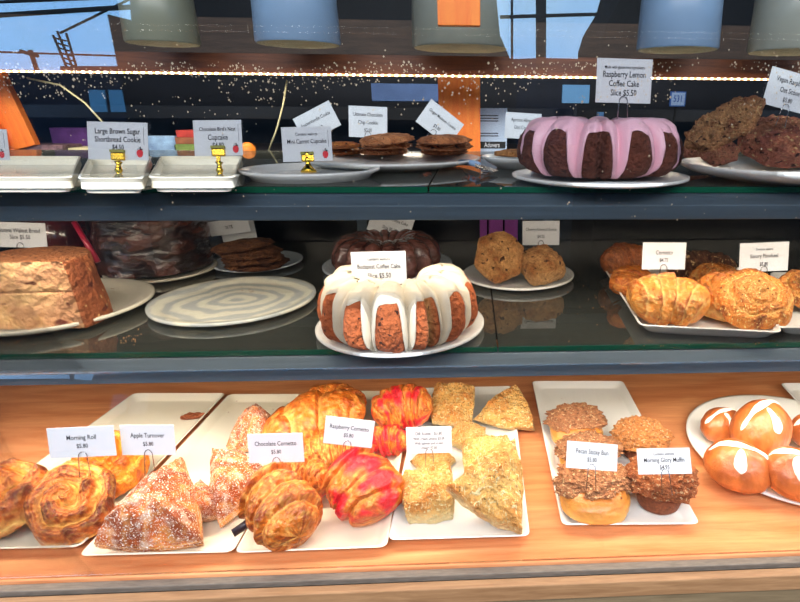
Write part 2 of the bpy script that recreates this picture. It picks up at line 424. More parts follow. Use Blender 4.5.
# ------------------------------------------------------------------ the street that the front glass mirrors
YP = .708
def mir(px, py, D):
    d = ray(px, py); t = (2*YP+D)/d[1]; return Vector((d[0]*t, -D, CAMZ+d[2]*t))
def mirror_mass(name, pts, D, depth, mat, label, cat='building', ground=True):
    P = [mir(px, py, D) for px, py in pts]
    if ground: P = [Vector((P[0].x, -D, 0))]+P+[Vector((P[-1].x, -D, 0))]
    n = len(P); V = [tuple(p) for p in P]+[(p.x, p.y-depth, p.z) for p in P]
    Fc = [tuple(range(n)), tuple(range(n, 2*n))[::-1]]+[(i, n+i, n+(i+1) % n, (i+1) % n) for i in range(n)]
    return tag(mesh_obj(name, V, Fc, mat, smooth=False), label, cat)
mstreet = simple('street_facade', (26, 30, 40), 1, spec=0, noise_amt=.3, nscale=2)
mdk = simple('dark_silhouette', (34, 32, 32), 1, spec=0, noise_amt=.4, nscale=1)
mirror_mass('building', [(-220, 72), (-60, 68), (33, 70), (33, 73), (60, 73), (60, 66), (150, 66), (260, 66)], 22, 5, mstreet, 'low flat-roofed building mirrored across the left of the upper glass')
mirror_mass('building', [(107, 14), (131, 20), (127, -30), (300, -60), (490, -60), (497, 5), (500, 35), (517, 75)], 3.2, 1.0, mdk, 'tall dark silhouette mass mirrored in the middle of the upper glass')  # dark mass shaped for the viewer's mirrored silhouette, not a real building
b2 = mirror_mass('building', [(602, 75), (602, 40), (608, 20), (625, -8), (640, -60), (1100, -60)], 3.2, 1.0, mdk, 'dark silhouette mass mirrored at the right of the upper glass')  # second silhouette mass covering the mirrored sky, not a real building
mirror_mass('building', [(470, 60), (545, 58), (640, 60)], 26, 5, mstreet, 'distant low roofline mirrored behind the pink glazed cake')
def mpole(name, a, b, D, r, label, cat='utility pole'):
    return tag(MB().tube([mir(*a, D), mir(*b, D)], r, 8).build(name, mdk, smooth=True), label, cat)
up = empty('utility_pole', mir(38, 72, 16)); tag(up, 'short utility pole with crossarm mirrored at far left of the glass', 'utility pole')
def rel(o, p): return p-o.location
MB().tube([rel(up, mir(39, 76, 16)), rel(up, mir(30, 50, 16))], .06).build('pole', mdk, up)
MB().tube([rel(up, mir(20, 51, 16)), rel(up, mir(38, 56, 16))], .05).build('crossarm', mdk, up)
ps = empty('radio_mast', mir(68, 66, 15)); tag(ps, 'lattice roof mast mirrored in the sky at upper left', 'mast')
for a, b in (((57, 31), (72, 66)), ((53, 35), (66, 66)), ((66, 33), (76, 66))): MB().tube([rel(ps, mir(*a, 15)), rel(ps, mir(*b, 15))], .03).build('mast_leg', mdk, ps)
for k in range(6):
    y = 38+k*5; MB().tube([rel(ps, mir(55+k*2.2, y, 15)), rel(ps, mir(66+k*1.8, y+3, 15))], .022).build('brace', mdk, ps)
for i, (a, b, r, lb) in enumerate((((-30, 17), (130, 7), .045, 'thick power line mirrored across the upper left sky'), ((-30, 3), (130, -3), .03, 'topmost power line mirrored at the upper left corner'),
      ((60, 33), (132, -2), .025, 'slanting power line running up from the roof mast in reflection'), ((-30, 51), (120, 56), .02, 'thin low power line mirrored above the roofs at left'),
      ((500, 17), (640, 13), .04, 'power line mirrored in the sky patch at upper centre'))):
    mpole('power_line', a, b, 11+i*.6, r, lb, 'cable')
mpole('street_pole', (541, -20), (541, 76), 14, .13, 'thick street pole mirrored in the sky patch at upper centre')
mpole('street_pole', (512, -20), (512, 60), 14, .03, 'thin street pole mirrored left of the thick one')
o = MB().box(-4, 4, -2.6, .5, 2.75, 2.85).build('blocker', mdk); tag(o, 'dark awning added unseen above the pavement to cut sky light', 'blocker')  # slab added out of view to reduce the sky light
# windows of the low building, reflected sky put into their teal colour
tw = simple('window_sky_tint', (90, 150, 175), .3)
for i, (x0, x1) in enumerate(((88, 104), (108, 126), (130, 148))):
    P = [mir(x0, 90, 21.9), mir(x1, 90, 21.9), mir(x1+3, 112, 21.9), mir(x0+3, 112, 21.9)]
    V = [tuple(p) for p in P]+[(p.x, p.y-.08, p.z) for p in P]
    o = mesh_obj('shop_window', V, [(0, 1, 2, 3), (7, 6, 5, 4), (0, 4, 5, 1), (1, 5, 6, 2), (2, 6, 7, 3), (3, 7, 4, 0)], tw, smooth=False)
    tag(o, ('left', 'middle', 'right')[i]+' of three shop windows, reflected sky put into their teal, mirrored behind the sugar cookie card', 'window')

#PARTS_BELOW
# ------------------------------------------------------------------ plates and trays
def plate_prof(h=.09, rim=1.0, foot=.55, t=.035):
    return [(0, .03), (foot, .03), (foot+.08, .035), (rim*.86, h*.72), (rim*.97, h), (rim, h), (rim*1.0, h-t*.7), (rim*.88, h*.72-t), (foot+.05, 0), (foot*.95, 0), (foot*.9, .012), (0, .012)]
def plate(bb, z0, mat, label, group=None, h=.09, foot=.55, name='plate', cat='plate', hmin=.8, hmax=1.25, oval=1):
    o = MB().lathe(plate_prof(h, foot=foot), 96, sy=oval).build(name, mat, smooth=True)
    fit(o, bb, z0, hmin, hmax); return tag(o, label, cat, group)
def tray(c, z0, mat, label, group=None, h=.016, name='serving_tray', lip=.010):
    """c = four world corners (front left, front right, back right, back left) of the rim"""
    cx = sum(p.x for p in c)/4; cy = sum(p.y for p in c)/4
    def ring(inset, z):
        out = []
        for i in range(4):
            p = Vector((c[i].x, c[i].y)); a = Vector((c[i-1].x, c[i-1].y)); b = Vector((c[(i+1) % 4].x, c[(i+1) % 4].y))
            da = (a-p).normalized(); db = (b-p).normalized(); q = p+(da+db)*inset; rr = .012
            for k in range(7):
                t = k/6; w0 = q+da*rr; w1 = q+db*rr
                m = w0*(1-t)**2+q*2*t*(1-t)+w1*t*t
                out.append((m.x-cx, m.y-cy, z))
        return out
    rings = [ring(lip*1.6+.012, 0), ring(lip*1.2+.01, 0), ring(.001, h-.002), ring(0, h-.001), ring(.0008, h), ring(.003, h), ring(lip+.004, .005), ring(lip+.009, .004)]
    V = [p for r in rings for p in r]; n = len(rings[0]); Fc = [(i*n+k, i*n+(k+1) % n, (i+1)*n+(k+1) % n, (i+1)*n+k) for i in range(len(rings)-1) for k in range(n)]
    Fc += [tuple(range(n))[::-1], tuple((len(rings)-1)*n+k for k in range(n))]
    o = mesh_obj(name, V, Fc, mat, smooth=True); o.location = (cx, cy, z0)
    m = o.modifiers.new('edges', 'EDGE_SPLIT'); m.split_angle = math.radians(50)
    return tag(o, label, 'tray', group)
zt = ZD+.015
def tr(fl, fr_, br, bl, mat, label, z=zt, zb=ZD, **k): return tray([WZ(*fl, z), WZ(*fr_, z), WZ(*br, z), WZ(*bl, z)], zb, mat, label, 'rectangular trays on the wooden deck', **k)
tr((-85, 551), (80, 547), (226, 393), (134, 393), MAT['cream'], 'cream rectangular tray under the spiral morning rolls at far left')
tr((78, 556), (233, 552), (322, 394), (229, 394), MAT['cream'], 'cream rectangular tray under the sugar-dusted apple turnovers')
tr((234, 553), (387, 547), (412, 391), (324, 391), MAT['cream'], 'cream rectangular tray carrying the chocolate and raspberry cornetti')
tr((388, 540), (530, 536), (512, 386), (420, 388), MAT['white'], 'white rectangular tray carrying the dill scones')
tr((562, 525), (700, 524), (623, 381), (532, 381), MAT['white'], 'white rectangular tray carrying sticky buns and muffins')
tr((830, 440), (930, 440), (850, 383), (780, 383), MAT['white'], 'white tray whose corner shows at the right edge behind the pretzel rolls')
plate((686, 410, 915, 512), ZD, MAT['white'], 'white oval platter holding pretzel rolls with white icing crosses', name='oval_platter', cat='platter', h=.10, foot=.66)

plate((-66, 268, 155, 337), ZM, MAT['cream'], 'large cream plate under the banana walnut bread', h=.1, foot=.7)
plate((102, 250, 218, 284), ZM, MAT['cream'], 'cream plate under the tall wrapped chocolate cake')
plate((211, 249, 303, 273), ZM, MAT['blueplate'], 'small pale plate under the stack of brown cookies on the middle shelf')
# swirl plate
def rings_mat():
    m, nt = newmat('swirl_glaze'); out = N(nt, 'ShaderNodeOutputMaterial'); p = N(nt, 'ShaderNodeBsdfPrincipled', Roughness=.22)
    tc = N(nt, 'ShaderNodeTexCoord'); wv = N(nt, 'ShaderNodeTexWave', wave_type='RINGS', rings_direction='Z', Scale=1.3, Distortion=9.0, Detail=3.0)
    wv.inputs['Detail Scale'].default_value = .9
    r = N(nt, 'ShaderNodeValToRGB'); r.color_ramp.elements[0].position = .15; r.color_ramp.elements[1].position = .75
    r.color_ramp.elements[0].color = L4((190, 194, 190)); r.color_ramp.elements[1].color = L4((232, 228, 208))
    nt.links.new(tc.outputs['Object'], wv.inputs[0]); nt.links.new(wv.outputs['Fac'], r.inputs[0]); nt.links.new(r.outputs[0], p.inputs['Base Color']); nt.links.new(p.outputs[0], out.inputs[0]); return m
plate((145, 272, 316, 327), ZM, rings_mat(), 'empty cream plate with grey swirl glaze and a few crumbs', h=.07, foot=.75)
plate((315, 292, 484, 358), ZM, MAT['white'], 'white round plate under the white-iced coffee cake', h=.07, foot=.66)
plate((322, 248, 452, 283), ZM, MAT['blueplate'], 'pale grey plate under the film-wrapped dark bundt cake')
plate((463, 258, 574, 291), ZM, MAT['white'], 'white plate under the two cherry almond scones')
tray([WZ(640, 325, ZM+.02), WZ(782, 332, ZM+.02), WZ(760, 268, ZM+.02), WZ(600, 262, ZM+.02)], ZM, MAT['white'], 'white tray carrying cornetti and savory pinwheels on the middle shelf', h=.02)
tray([WZ(776, 327, ZM+.02), WZ(900, 327, ZM+.02), WZ(860, 272, ZM+.02), WZ(770, 272, ZM+.02)], ZM, MAT['white'], 'white tray cut off by the right edge of the middle shelf', h=.02)

plate((238, 162, 380, 184), ZU, MAT['white'], 'white flat plate in front with gold card holder on it', h=.10, foot=.8, hmax=1.6)
plate((298, 153, 480, 172), ZU, MAT['white'], 'white plate carrying the two dark cookie stacks on the top shelf', h=.13, foot=.6, hmax=1.6)
plate((482, 153, 562, 170), ZU, MAT['white'], 'white plate of crumble cookies behind the pink glazed cake', h=.2, hmax=2)
plate((512, 166, 690, 189), ZU, MAT['white'], 'white round plate under the pink glazed bundt cake', h=.07, foot=.66)
plate((679, 156, 905, 186), ZU, MAT['white'], 'wide white plate under the raspberry oat scones', h=.13, foot=.5, hmax=1.8)
for k, (x0, x1, yb, yt, lb) in enumerate(((-70, 72, 183, 163, 'leftmost'), (77, 143, 184, 163, 'second from left'), (148, 234, 183, 164, 'third from left'))):
    tray([WZ(x0, yb-6, ZU+.018), WZ(x1, yb-6, ZU+.018), WZ(x1+9, 156, ZU+.018), WZ(x0+12, 156, ZU+.018)], ZU, MAT['cream'], 'cream ceramic tray on the top shelf, '+lb+' of the three', 'cream trays on the top shelf', h=.018, lip=-.003)

# ------------------------------------------------------------------ pastry materials
pm_flaky = pastry('flaky_crust', .42, .55, 7, coat=.08, var=.28, vscale=5)
pm_sugar = pastry('sugared_crust', .6, .4, 14, specks=(((244, 222, 196), 5, .54, .34, S1), ((252, 244, 232), 40, .56, .10, S1)), var=.25, vscale=4)
pm_scone = pastry('scone_crust', .75, .9, 12, specks=(((120, 92, 44), 13, .70, .03, S1), ((250, 230, 172), 6, .60, .06, (1, 6, 1)), ((250, 230, 172), 6, .62, .06, (6, 1, 1))), var=.2, vscale=4)
pm_oat = pastry('oat_crust', .8, 1.0, 12, specks=(((226, 186, 130), 10, .62, .05, S1), ((60, 26, 20), 6, .62, .06, S1)), var=.4, vscale=6)
pm_crumb = pastry('streusel', .8, .9, 16, specks=(((238, 196, 146), 11, .60, .06, S1),), var=.4, vscale=9)
pm_cake = pastry('cake_sponge', .8, .9, 16, specks=(((60, 26, 12), 15, .64, .05, S1),), var=.25, vscale=8)
pm_bun = pastry('shiny_bun', .35, .18, 6, coat=.25, var=.16, vscale=3)
pm_ice = pastry('icing', .35, .12, 6, coat=.15, var=.05, vscale=3)
pm_cookie = pastry('cookie', .75, .9, 9, specks=(((70, 34, 18), 5, .63, .05, S1),), var=.35, vscale=6)
pm_herb = pastry('pinwheel_topping', .6, .7, 9, specks=(((80, 46, 20), 9, .66, .05, S1), ((250, 222, 140), 9, .62, .06, (1, 4, 1)), ((250, 226, 150), 9, .64, .06, (4, 1, 1))), var=.2, vscale=5)
pm_bread = pastry('banana_bread', .8, .9, 9, specks=(((110, 48, 30), 2.6, .63, .05, (1, 1, 1.8)), ((236, 190, 130), 9, .64, .06, S1)), var=.2, vscale=5)
pm_choc = pastry('film_wrapped_chocolate', .22, .8, 5, var=.4, vscale=4, coat=.9)
zB = ZD+.006; 

# ---- croissant-like
def cro(bb, z0, label, group, name='cornetto', cat='pastry', yaw=0, tilt=0, hm=(.6, 1.6), mat=None, **k):
    o = croissant(name, mat or pm_flaky, rot=R('X', tilt) @ R('Z', yaw), **k)
    fit(o, bb, z0, *hm); return tag(o, label, cat, group)
G_CH = 'chocolate cornetti on the cream tray'; G_RA = 'raspberry cornetti on the cream tray'
PALC = ((146, 58, 12), (216, 114, 34), (246, 184, 96))
PALO = ((164, 66, 14), (220, 116, 34), (240, 174, 88))
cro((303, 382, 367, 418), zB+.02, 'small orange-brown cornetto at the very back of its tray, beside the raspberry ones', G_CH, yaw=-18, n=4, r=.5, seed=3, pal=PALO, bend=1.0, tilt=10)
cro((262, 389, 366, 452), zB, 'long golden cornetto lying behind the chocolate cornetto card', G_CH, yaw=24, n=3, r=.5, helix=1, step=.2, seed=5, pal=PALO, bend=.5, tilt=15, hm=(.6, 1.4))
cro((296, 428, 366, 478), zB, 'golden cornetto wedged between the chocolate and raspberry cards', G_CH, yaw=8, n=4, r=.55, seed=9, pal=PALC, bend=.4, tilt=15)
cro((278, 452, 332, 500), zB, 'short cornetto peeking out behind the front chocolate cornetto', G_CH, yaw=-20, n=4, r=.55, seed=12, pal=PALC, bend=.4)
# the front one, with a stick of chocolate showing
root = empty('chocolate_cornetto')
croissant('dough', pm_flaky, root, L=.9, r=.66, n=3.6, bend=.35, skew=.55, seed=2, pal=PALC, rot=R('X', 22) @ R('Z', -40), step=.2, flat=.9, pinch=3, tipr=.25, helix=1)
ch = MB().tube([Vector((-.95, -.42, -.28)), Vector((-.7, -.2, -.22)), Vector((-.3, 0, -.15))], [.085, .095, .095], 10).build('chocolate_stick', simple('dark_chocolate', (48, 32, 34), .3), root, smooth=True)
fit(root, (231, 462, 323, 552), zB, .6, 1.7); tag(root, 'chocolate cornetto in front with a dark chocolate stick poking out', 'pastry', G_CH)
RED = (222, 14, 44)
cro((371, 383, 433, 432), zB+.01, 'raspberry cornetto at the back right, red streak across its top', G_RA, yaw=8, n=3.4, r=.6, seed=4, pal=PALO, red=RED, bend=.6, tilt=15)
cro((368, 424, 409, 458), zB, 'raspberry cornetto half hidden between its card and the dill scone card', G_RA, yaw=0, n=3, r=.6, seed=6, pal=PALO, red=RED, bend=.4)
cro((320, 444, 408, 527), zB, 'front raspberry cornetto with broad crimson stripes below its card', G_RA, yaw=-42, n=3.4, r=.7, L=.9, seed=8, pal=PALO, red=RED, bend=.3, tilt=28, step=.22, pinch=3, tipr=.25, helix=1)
# middle shelf
zM2 = ZM+.006; G_CM = 'cornetti on the middle shelf'
cro((600, 242, 648, 277), zM2, 'dull brown rounded cornetto at the back of the middle shelf tray', G_CM, yaw=20, n=4, r=.6, seed=14, pal=((110, 52, 24), (160, 88, 44), (190, 120, 70)), bend=.3)
cro((609, 265, 652, 296), zM2, 'small bright orange cornetto at the left end of the middle shelf tray', G_CM, yaw=50, n=3, r=.6, seed=15, pal=PALO, bend=.3)
cro((626, 272, 711, 327), zM2, 'large golden layered cornetto in front on the middle shelf tray', G_CM, yaw=-10, n=5, r=.66, L=.9, seed=16, pal=((176, 84, 26), (232, 144, 54), (252, 208, 128)), bend=.5, tilt=25, pinch=3, helix=1, step=.12)

# ---- spiral rolls
def pin(bb, z0, label, group, name, yaw=0, tilt=0, hm=(.6, 1.6), mat=None, roll=0, **k):
    o = pinwheel(name, mat or pm_flaky, rot=R('X', tilt) @ R('Y', roll) @ R('Z', yaw), **k)
    fit(o, bb, z0, *hm); return tag(o, label, 'pastry', group)
G_MR = 'morning rolls on the cream tray'
PALM = ((132, 50, 14), (214, 112, 36), (248, 200, 110))
pin((62, 430, 150, 505), zB, 'orange morning roll at the back, between the two white cards', G_MR, 'morning_roll', yaw=70, tilt=20, seed=4, pal=((186, 80, 14), (228, 124, 24), (240, 172, 60)), h=.6)
pin((-52, 458, 52, 548), zB, 'morning roll cut off by the left edge, browned ridges', G_MR, 'morning_roll', yaw=200, tilt=28, roll=-10, seed=2, pal=PALM, h=.5, turns=2.4, depth=.26, oval=.9)
pin((21, 460, 116, 549), zB, 'morning roll with a bold spiral under the morning roll card', G_MR, 'morning_roll', yaw=120, tilt=36, roll=4, seed=1, pal=PALM, h=.55, turns=2.3, depth=.28)
G_SP = 'savory pinwheels on the middle shelf'
PALS = ((168, 82, 24), (222, 132, 48), (242, 186, 104))
pin((686, 262, 748, 302), zM2, 'savory pinwheel at the back left, half hidden by the front pinwheel', G_SP, 'savory_pinwheel', yaw=30, tilt=12, seed=7, pal=PALS, mat=pm_herb)
pin((690, 270, 770, 326), zM2, 'savory pinwheel leaning behind the front cheese-topped one', G_SP, 'savory_pinwheel', yaw=160, tilt=15, seed=8, pal=PALS, mat=pm_flaky, h=.6)
pin((709, 268, 794, 330), zM2+.004, 'front savory pinwheel topped with shredded cheese and herbs', G_SP, 'savory_pinwheel', yaw=60, tilt=30, seed=9, pal=PALS, mat=pm_herb, h=.5, mid=(214, 150, 80), depth=.1)
pin((776, 269, 836, 313), zM2+.002, 'savory pinwheel cut off by the right edge of the middle shelf', G_SP, 'savory_pinwheel', yaw=10, tilt=25, seed=10, pal=PALS, mat=pm_herb, mid=(120, 60, 30))

# ---- turnovers
DKT, MDT, LTT = lin((150, 66, 20)), lin((222, 112, 40)), lin((240, 174, 96))
def tcol(p, rho, k, nn):
    c = mixc(MDT, DKT, .3+1.1*nn+.4*rho)
    if k > .1: c = mixc(c, LTT, .5+.5*math.sin(k*26))
    return mixc(mixc(c, LTT, .55*max(0, math.sin((p.x*1.2+p.y*2.2)*7+nn*6))**2), DKT, .4*max(0, nn*3))
G_AT = 'apple turnovers dusted with sugar'
def turn(bb, z0, label, yaw=0, tilt=0, seed=0, corners=3, h=.6, stretch=(1, 1), hm=(.6, 1.8), mat=None, round_=.38):
    o = wedge('apple_turnover', mat or pm_sugar, corners=corners, h=h, seed=seed, colf=tcol, rot=R('X', tilt) @ R('Z', yaw), stretch=stretch, round_=round_, dome=.6, ridged=.035, rough=.055)
    fit(o, bb, z0, *hm); return tag(o, label, 'pastry', G_AT)
turn((226, 403, 280, 452), zB+.004, 'sugar-dusted turnover at the back, left of the long golden cornetto', 100, 15, 5, h=.7)
turn((209, 448, 264, 528), zB, 'sugar-dusted turnover lying beside the front chocolate cornetto', 20, 25, 4, stretch=(.75, 1.1), h=.7)
turn((174, 432, 226, 523), zB+.003, 'tall narrow sugar-dusted turnover standing right of the front turnover', 92, 40, 3, stretch=(.7, 1.25), h=.8)
turn((94, 457, 204, 553), zB, 'large triangular sugar-dusted turnover under the apple turnover card', 90, 25, 1, h=.95, round_=.2, stretch=(1, .95))
o = wedge('pastry_flake', pm_flaky, corners=3, h=.15, seed=8, colf=lambda p, r_, k, n: lin((170, 92, 54)), stretch=(1.5, .7), rough=.15, nphi=40, nr=20)
fit(o, (180, 400, 213, 420), zB, .3, 1); tag(o, 'thin broken brown pastry flake on the back of the turnover tray', 'pastry flake')

# ---- scones
def scol(c1, c2, c3):
    a, b, c = lin(c1), lin(c2), lin(c3)
    def f(p, rho, k, nn):
        w_ = mixc(b, c, .2+1.3*nn)
        return mixc(w_, a, max(0, k*1.5) if k > .02 else 0) if k else mixc(w_, c, (rho**4)*.5)
    return f
G_DS = 'dill scones on the white tray'
sc1 = scol((248, 218, 158), (244, 192, 110), (218, 138, 60))
def scone(bb, z0, label, group, yaw=0, tilt=0, seed=0, corners=4, h=.7, stretch=(1, 1), hm=(.6, 1.8), mat=None, col=None, name='dill_scone', round_=.3, roll=0, rough=.1, dome=.25):
    o = wedge(name, mat or pm_scone, corners=corners, h=h, seed=seed, colf=col or sc1, rot=R('X', tilt) @ R('Y', roll) @ R('Z', yaw), stretch=stretch, round_=round_, dome=dome, rough=rough)
    fit(o, bb, z0, *hm); return tag(o, label, 'scone', group)
scone((431, 382, 475, 428), zB, 'herb-flecked dill scone at the back left of the white tray', G_DS, 40, 35, 11)
scone((473, 386, 535, 431), zB, 'herb-flecked dill scone at the back right corner, overhanging the white tray', G_DS, 75, 35, 12, corners=3, stretch=(1, .9))
scone((447, 420, 486, 452), zB+.004, 'dill scone mostly hidden behind its white card', G_DS, 20, 15, 13)
scone((410, 448, 456, 478), zB, 'low dill scone directly below and behind the dill scone card', G_DS, 0, 10, 14)
scone((462, 434, 513, 482), zB+.012, 'square dill scone behind the tall leaning one', G_DS, 45, 20, 15)
scone((402, 462, 455, 524), zB, 'squat dill scone with grated cheese top at the left front of its tray', G_DS, 50, 25, 16, h=.95)
scone((446, 438, 524, 536), zB, 'tall wedge-shaped dill scone in front, leaning with its cheese crust forward', G_DS, 62, 42, 17, corners=3, h=.8, hm=(.6, 2.2), round_=.25, dome=.2)
G_CS = 'cherry almond scones on the plate'
scB = scol((222, 172, 116), (216, 160, 98), (168, 104, 54)); zP = ZM+.010
scone((474, 231, 524, 284), zP, 'upright round cherry almond scone on the left of its plate', G_CS, 20, 62, 21, corners=6, mat=pm_cookie, col=scB, name='cherry_almond_scone', round_=.5, h=.6)
scone((516, 244, 566, 286), zP, 'cherry almond scone right of the upright one, under its card', G_CS, 70, 25, 22, corners=4, mat=pm_cookie, col=scB, name='cherry_almond_scone', h=.9)
G_VS = 'raspberry oat scones on the top shelf'
scV = scol((190, 112, 88), (206, 134, 98), (146, 80, 64)); zV = ZU+.012
scone((736, 114, 838, 168), zV, 'big craggy oat scone at the right, card stuck in its top', G_VS, 20, 30, 24, corners=5, mat=pm_oat, col=scV, name='oat_scone', round_=.5, h=1.0, rough=.16)
scone((696, 133, 741, 167), zV, 'small oat scone tucked under the slanted one', G_VS, 70, 30, 25, corners=4, mat=pm_oat, col=scV, name='oat_scone', h=.9, rough=.15)
scone((682, 139, 716, 160), zV+.002, 'dark oat scone end at the left rim of its plate', G_VS, 20, 10, 26, corners=4, mat=pm_oat, col=scV, name='oat_scone', rough=.15)
scone((684, 95, 766, 152), ZU+.045, 'long oat scone slanting up across the others', G_VS, 0, 25, 27, corners=6, mat=pm_oat, col=scol((200, 136, 90), (210, 156, 104), (150, 92, 60)), name='oat_scone', h=.5, rough=.14, roll=-34, stretch=(1.3, .9))

# ---- muffins and sticky buns
def lump(cs, seed, hard=1.0):
    a, b, c = [lin(x) for x in cs]
    def f(d, p):
        n = noise.voronoi(d*5.5+Vector((seed*7.3, seed*3.1, seed*1.7)))[0][0]
        return mixc(mixc(c, b, n*2.2), a, .6*max(0, n-.3)*3)
    return f
G_MU = 'morning glory muffins on the white tray'
def muffin(bb, z0, label, seed, cs):
    root = empty('morning_glory_muffin')
    MB().lathe([(0, 0), (.6, 0), (.64, .03), (.80, .62), (.7, .66), (0, .66)], 40).build('muffin_base', simple('muffin_side', (128, 66, 34), .8, noise_amt=.4, nscale=12, bump=.8, bscale=16), root, smooth=True)
    s = surf_blob((1.08, 1.0, .62), .16, 2.5, seed, .42, 1, .22, 6)
    t = blob('muffin_top', s, lump(cs, seed), pm_crumb, root, nu=110, nv=70)
    for v in t.data.vertices: v.co.z += .78
    fit(root, bb, z0, .5, 1.4); return tag(root, label, 'muffin', G_MU)
muffin((609, 415, 675, 463), zB, 'golden crumb-topped muffin at the back of the white tray', 31, ((206, 124, 60), (216, 144, 80), (160, 84, 36)))
muffin((622, 451, 699, 515), zB, 'dark craggy muffin in front, under the morning glory card', 32, ((156, 80, 40), (196, 112, 60), (116, 52, 22)))
G_SB = 'pecan sticky buns on the white tray'
def bun(bb, z0, label, seed, back=0):
    root = empty('sticky_bun')
    a, b, c = lin((150, 66, 22)), lin((214, 136, 52)), lin((238, 188, 100))
    s = surf_blob((1.0, .95, .66), .05, 1.5, seed, .7, .85)
    blob('bun', s, lambda d, p: mixc(mixc(c, b, abs(p.z)*1.4+.2), a, max(0, -.1-p.z)*3+max(0, p.z)*1.0), pm_bun, root, nu=72, nv=48)
    s2 = surf_blob((1.1, .95, .5), .2, 2.5, seed+.5, .35, 1, .3, 6)
    t = blob('pecan_topping', s2, lump(((196, 134, 90), (188, 122, 78), (116, 58, 32)), seed+.5), pm_crumb, root, nu=120, nv=80)
    for v in t.data.vertices: v.co.z = v.co.z*.85+.42; v.co.y = v.co.y*.85+.22+back
    R_ = R('X', 10)
    for m in root.children:
        for v in m.data.vertices: v.co = R_ @ v.co
    fit(root, bb, z0, .5, 1.5); return tag(root, label, 'bun', G_SB)
bun((542, 402, 608, 450), zB, 'sticky bun at the back left corner of its tray', 41)
bun((554, 430, 625, 480), zB, 'middle sticky bun, mostly hidden behind the sticky bun card', 42)
bun((552, 456, 637, 525), zB, 'front sticky bun with its smooth golden side showing', 43, .1)

# ---- pretzel rolls
G_PR = 'pretzel rolls on the oval platter'
def pretzel(bb, z0, label, seed, yaw, dims=(1.1, .85, .62), cross=((0, 0),), ice=True, tilt=12):
    root = empty('pretzel_roll'); s = surf_blob(dims, .04, 1.6, seed, .6, .95)
    a, b, c = lin((146, 62, 22)), lin((200, 104, 46)), lin((236, 168, 96))
    rt = R('X', tilt) @ R('Z', yaw)
    blob('roll', s, lambda d, p: mixc(mixc(a, b, .55+.9*fr(p.x*1.5+seed, p.y*1.5, p.z)), c, max(0, -.25-d.z)*2.5+.1), pm_bun, root, rt)
    if ice:
        for q, (ang0, span, off) in enumerate(((8, 1.15, .16), (-82, .9, -.05))):
            A = math.radians(ang0); ax = Vector((math.cos(A), math.sin(A), 0)); bx = Vector((-math.sin(A), math.cos(A), 0))
            def f(u, v, ax=ax, bx=bx, span=span, off=off, q=q):
                t = (2*u-1)*span if q == 0 else u*span*1.1; wd = (.13+.05*math.sin(t*5+seed+q*2))*(1-abs(2*u-1)**6)+.002
                ww = (2*v-1); d = (ax*math.sin(t)+Vector((0, 0, 1))*math.cos(t)+bx*(off+ww*wd+.05*math.sin(t*3+seed))).normalized()
                p = s(d); th = .045*(1-abs(ww)**4)*(1-abs(2*u-1)**8)
                return p*(1+th)-p*.006, lin((250, 244, 232))
            g = grid('icing_stripe', f, 40, 12, False, False, pm_ice, root, rt)
            if q == 0: g['label'] = 'white icing stripe along the roll'
    fit(root, bb, z0, .6, 1.8); return tag(root, label, 'roll', G_PR)
zo = ZD+.014
pretzel((700, 407, 744, 444), zo, 'small pretzel roll at the back left end of the platter', 51, 10)
pretzel((788, 412, 842, 452), zo, 'pretzel roll at the back right, cut by the right edge', 55, 0)
pretzel((762, 446, 830, 505), zo, 'pretzel roll in front at right, cut by the right edge', 54, -30)
pretzel((729, 399, 793, 458), zo+.012, 'pretzel roll piled highest, its white cross facing up', 52, 20)
pretzel((703, 438, 774, 494), zo, 'front left pretzel roll with a hooked white icing stripe', 53, -25)

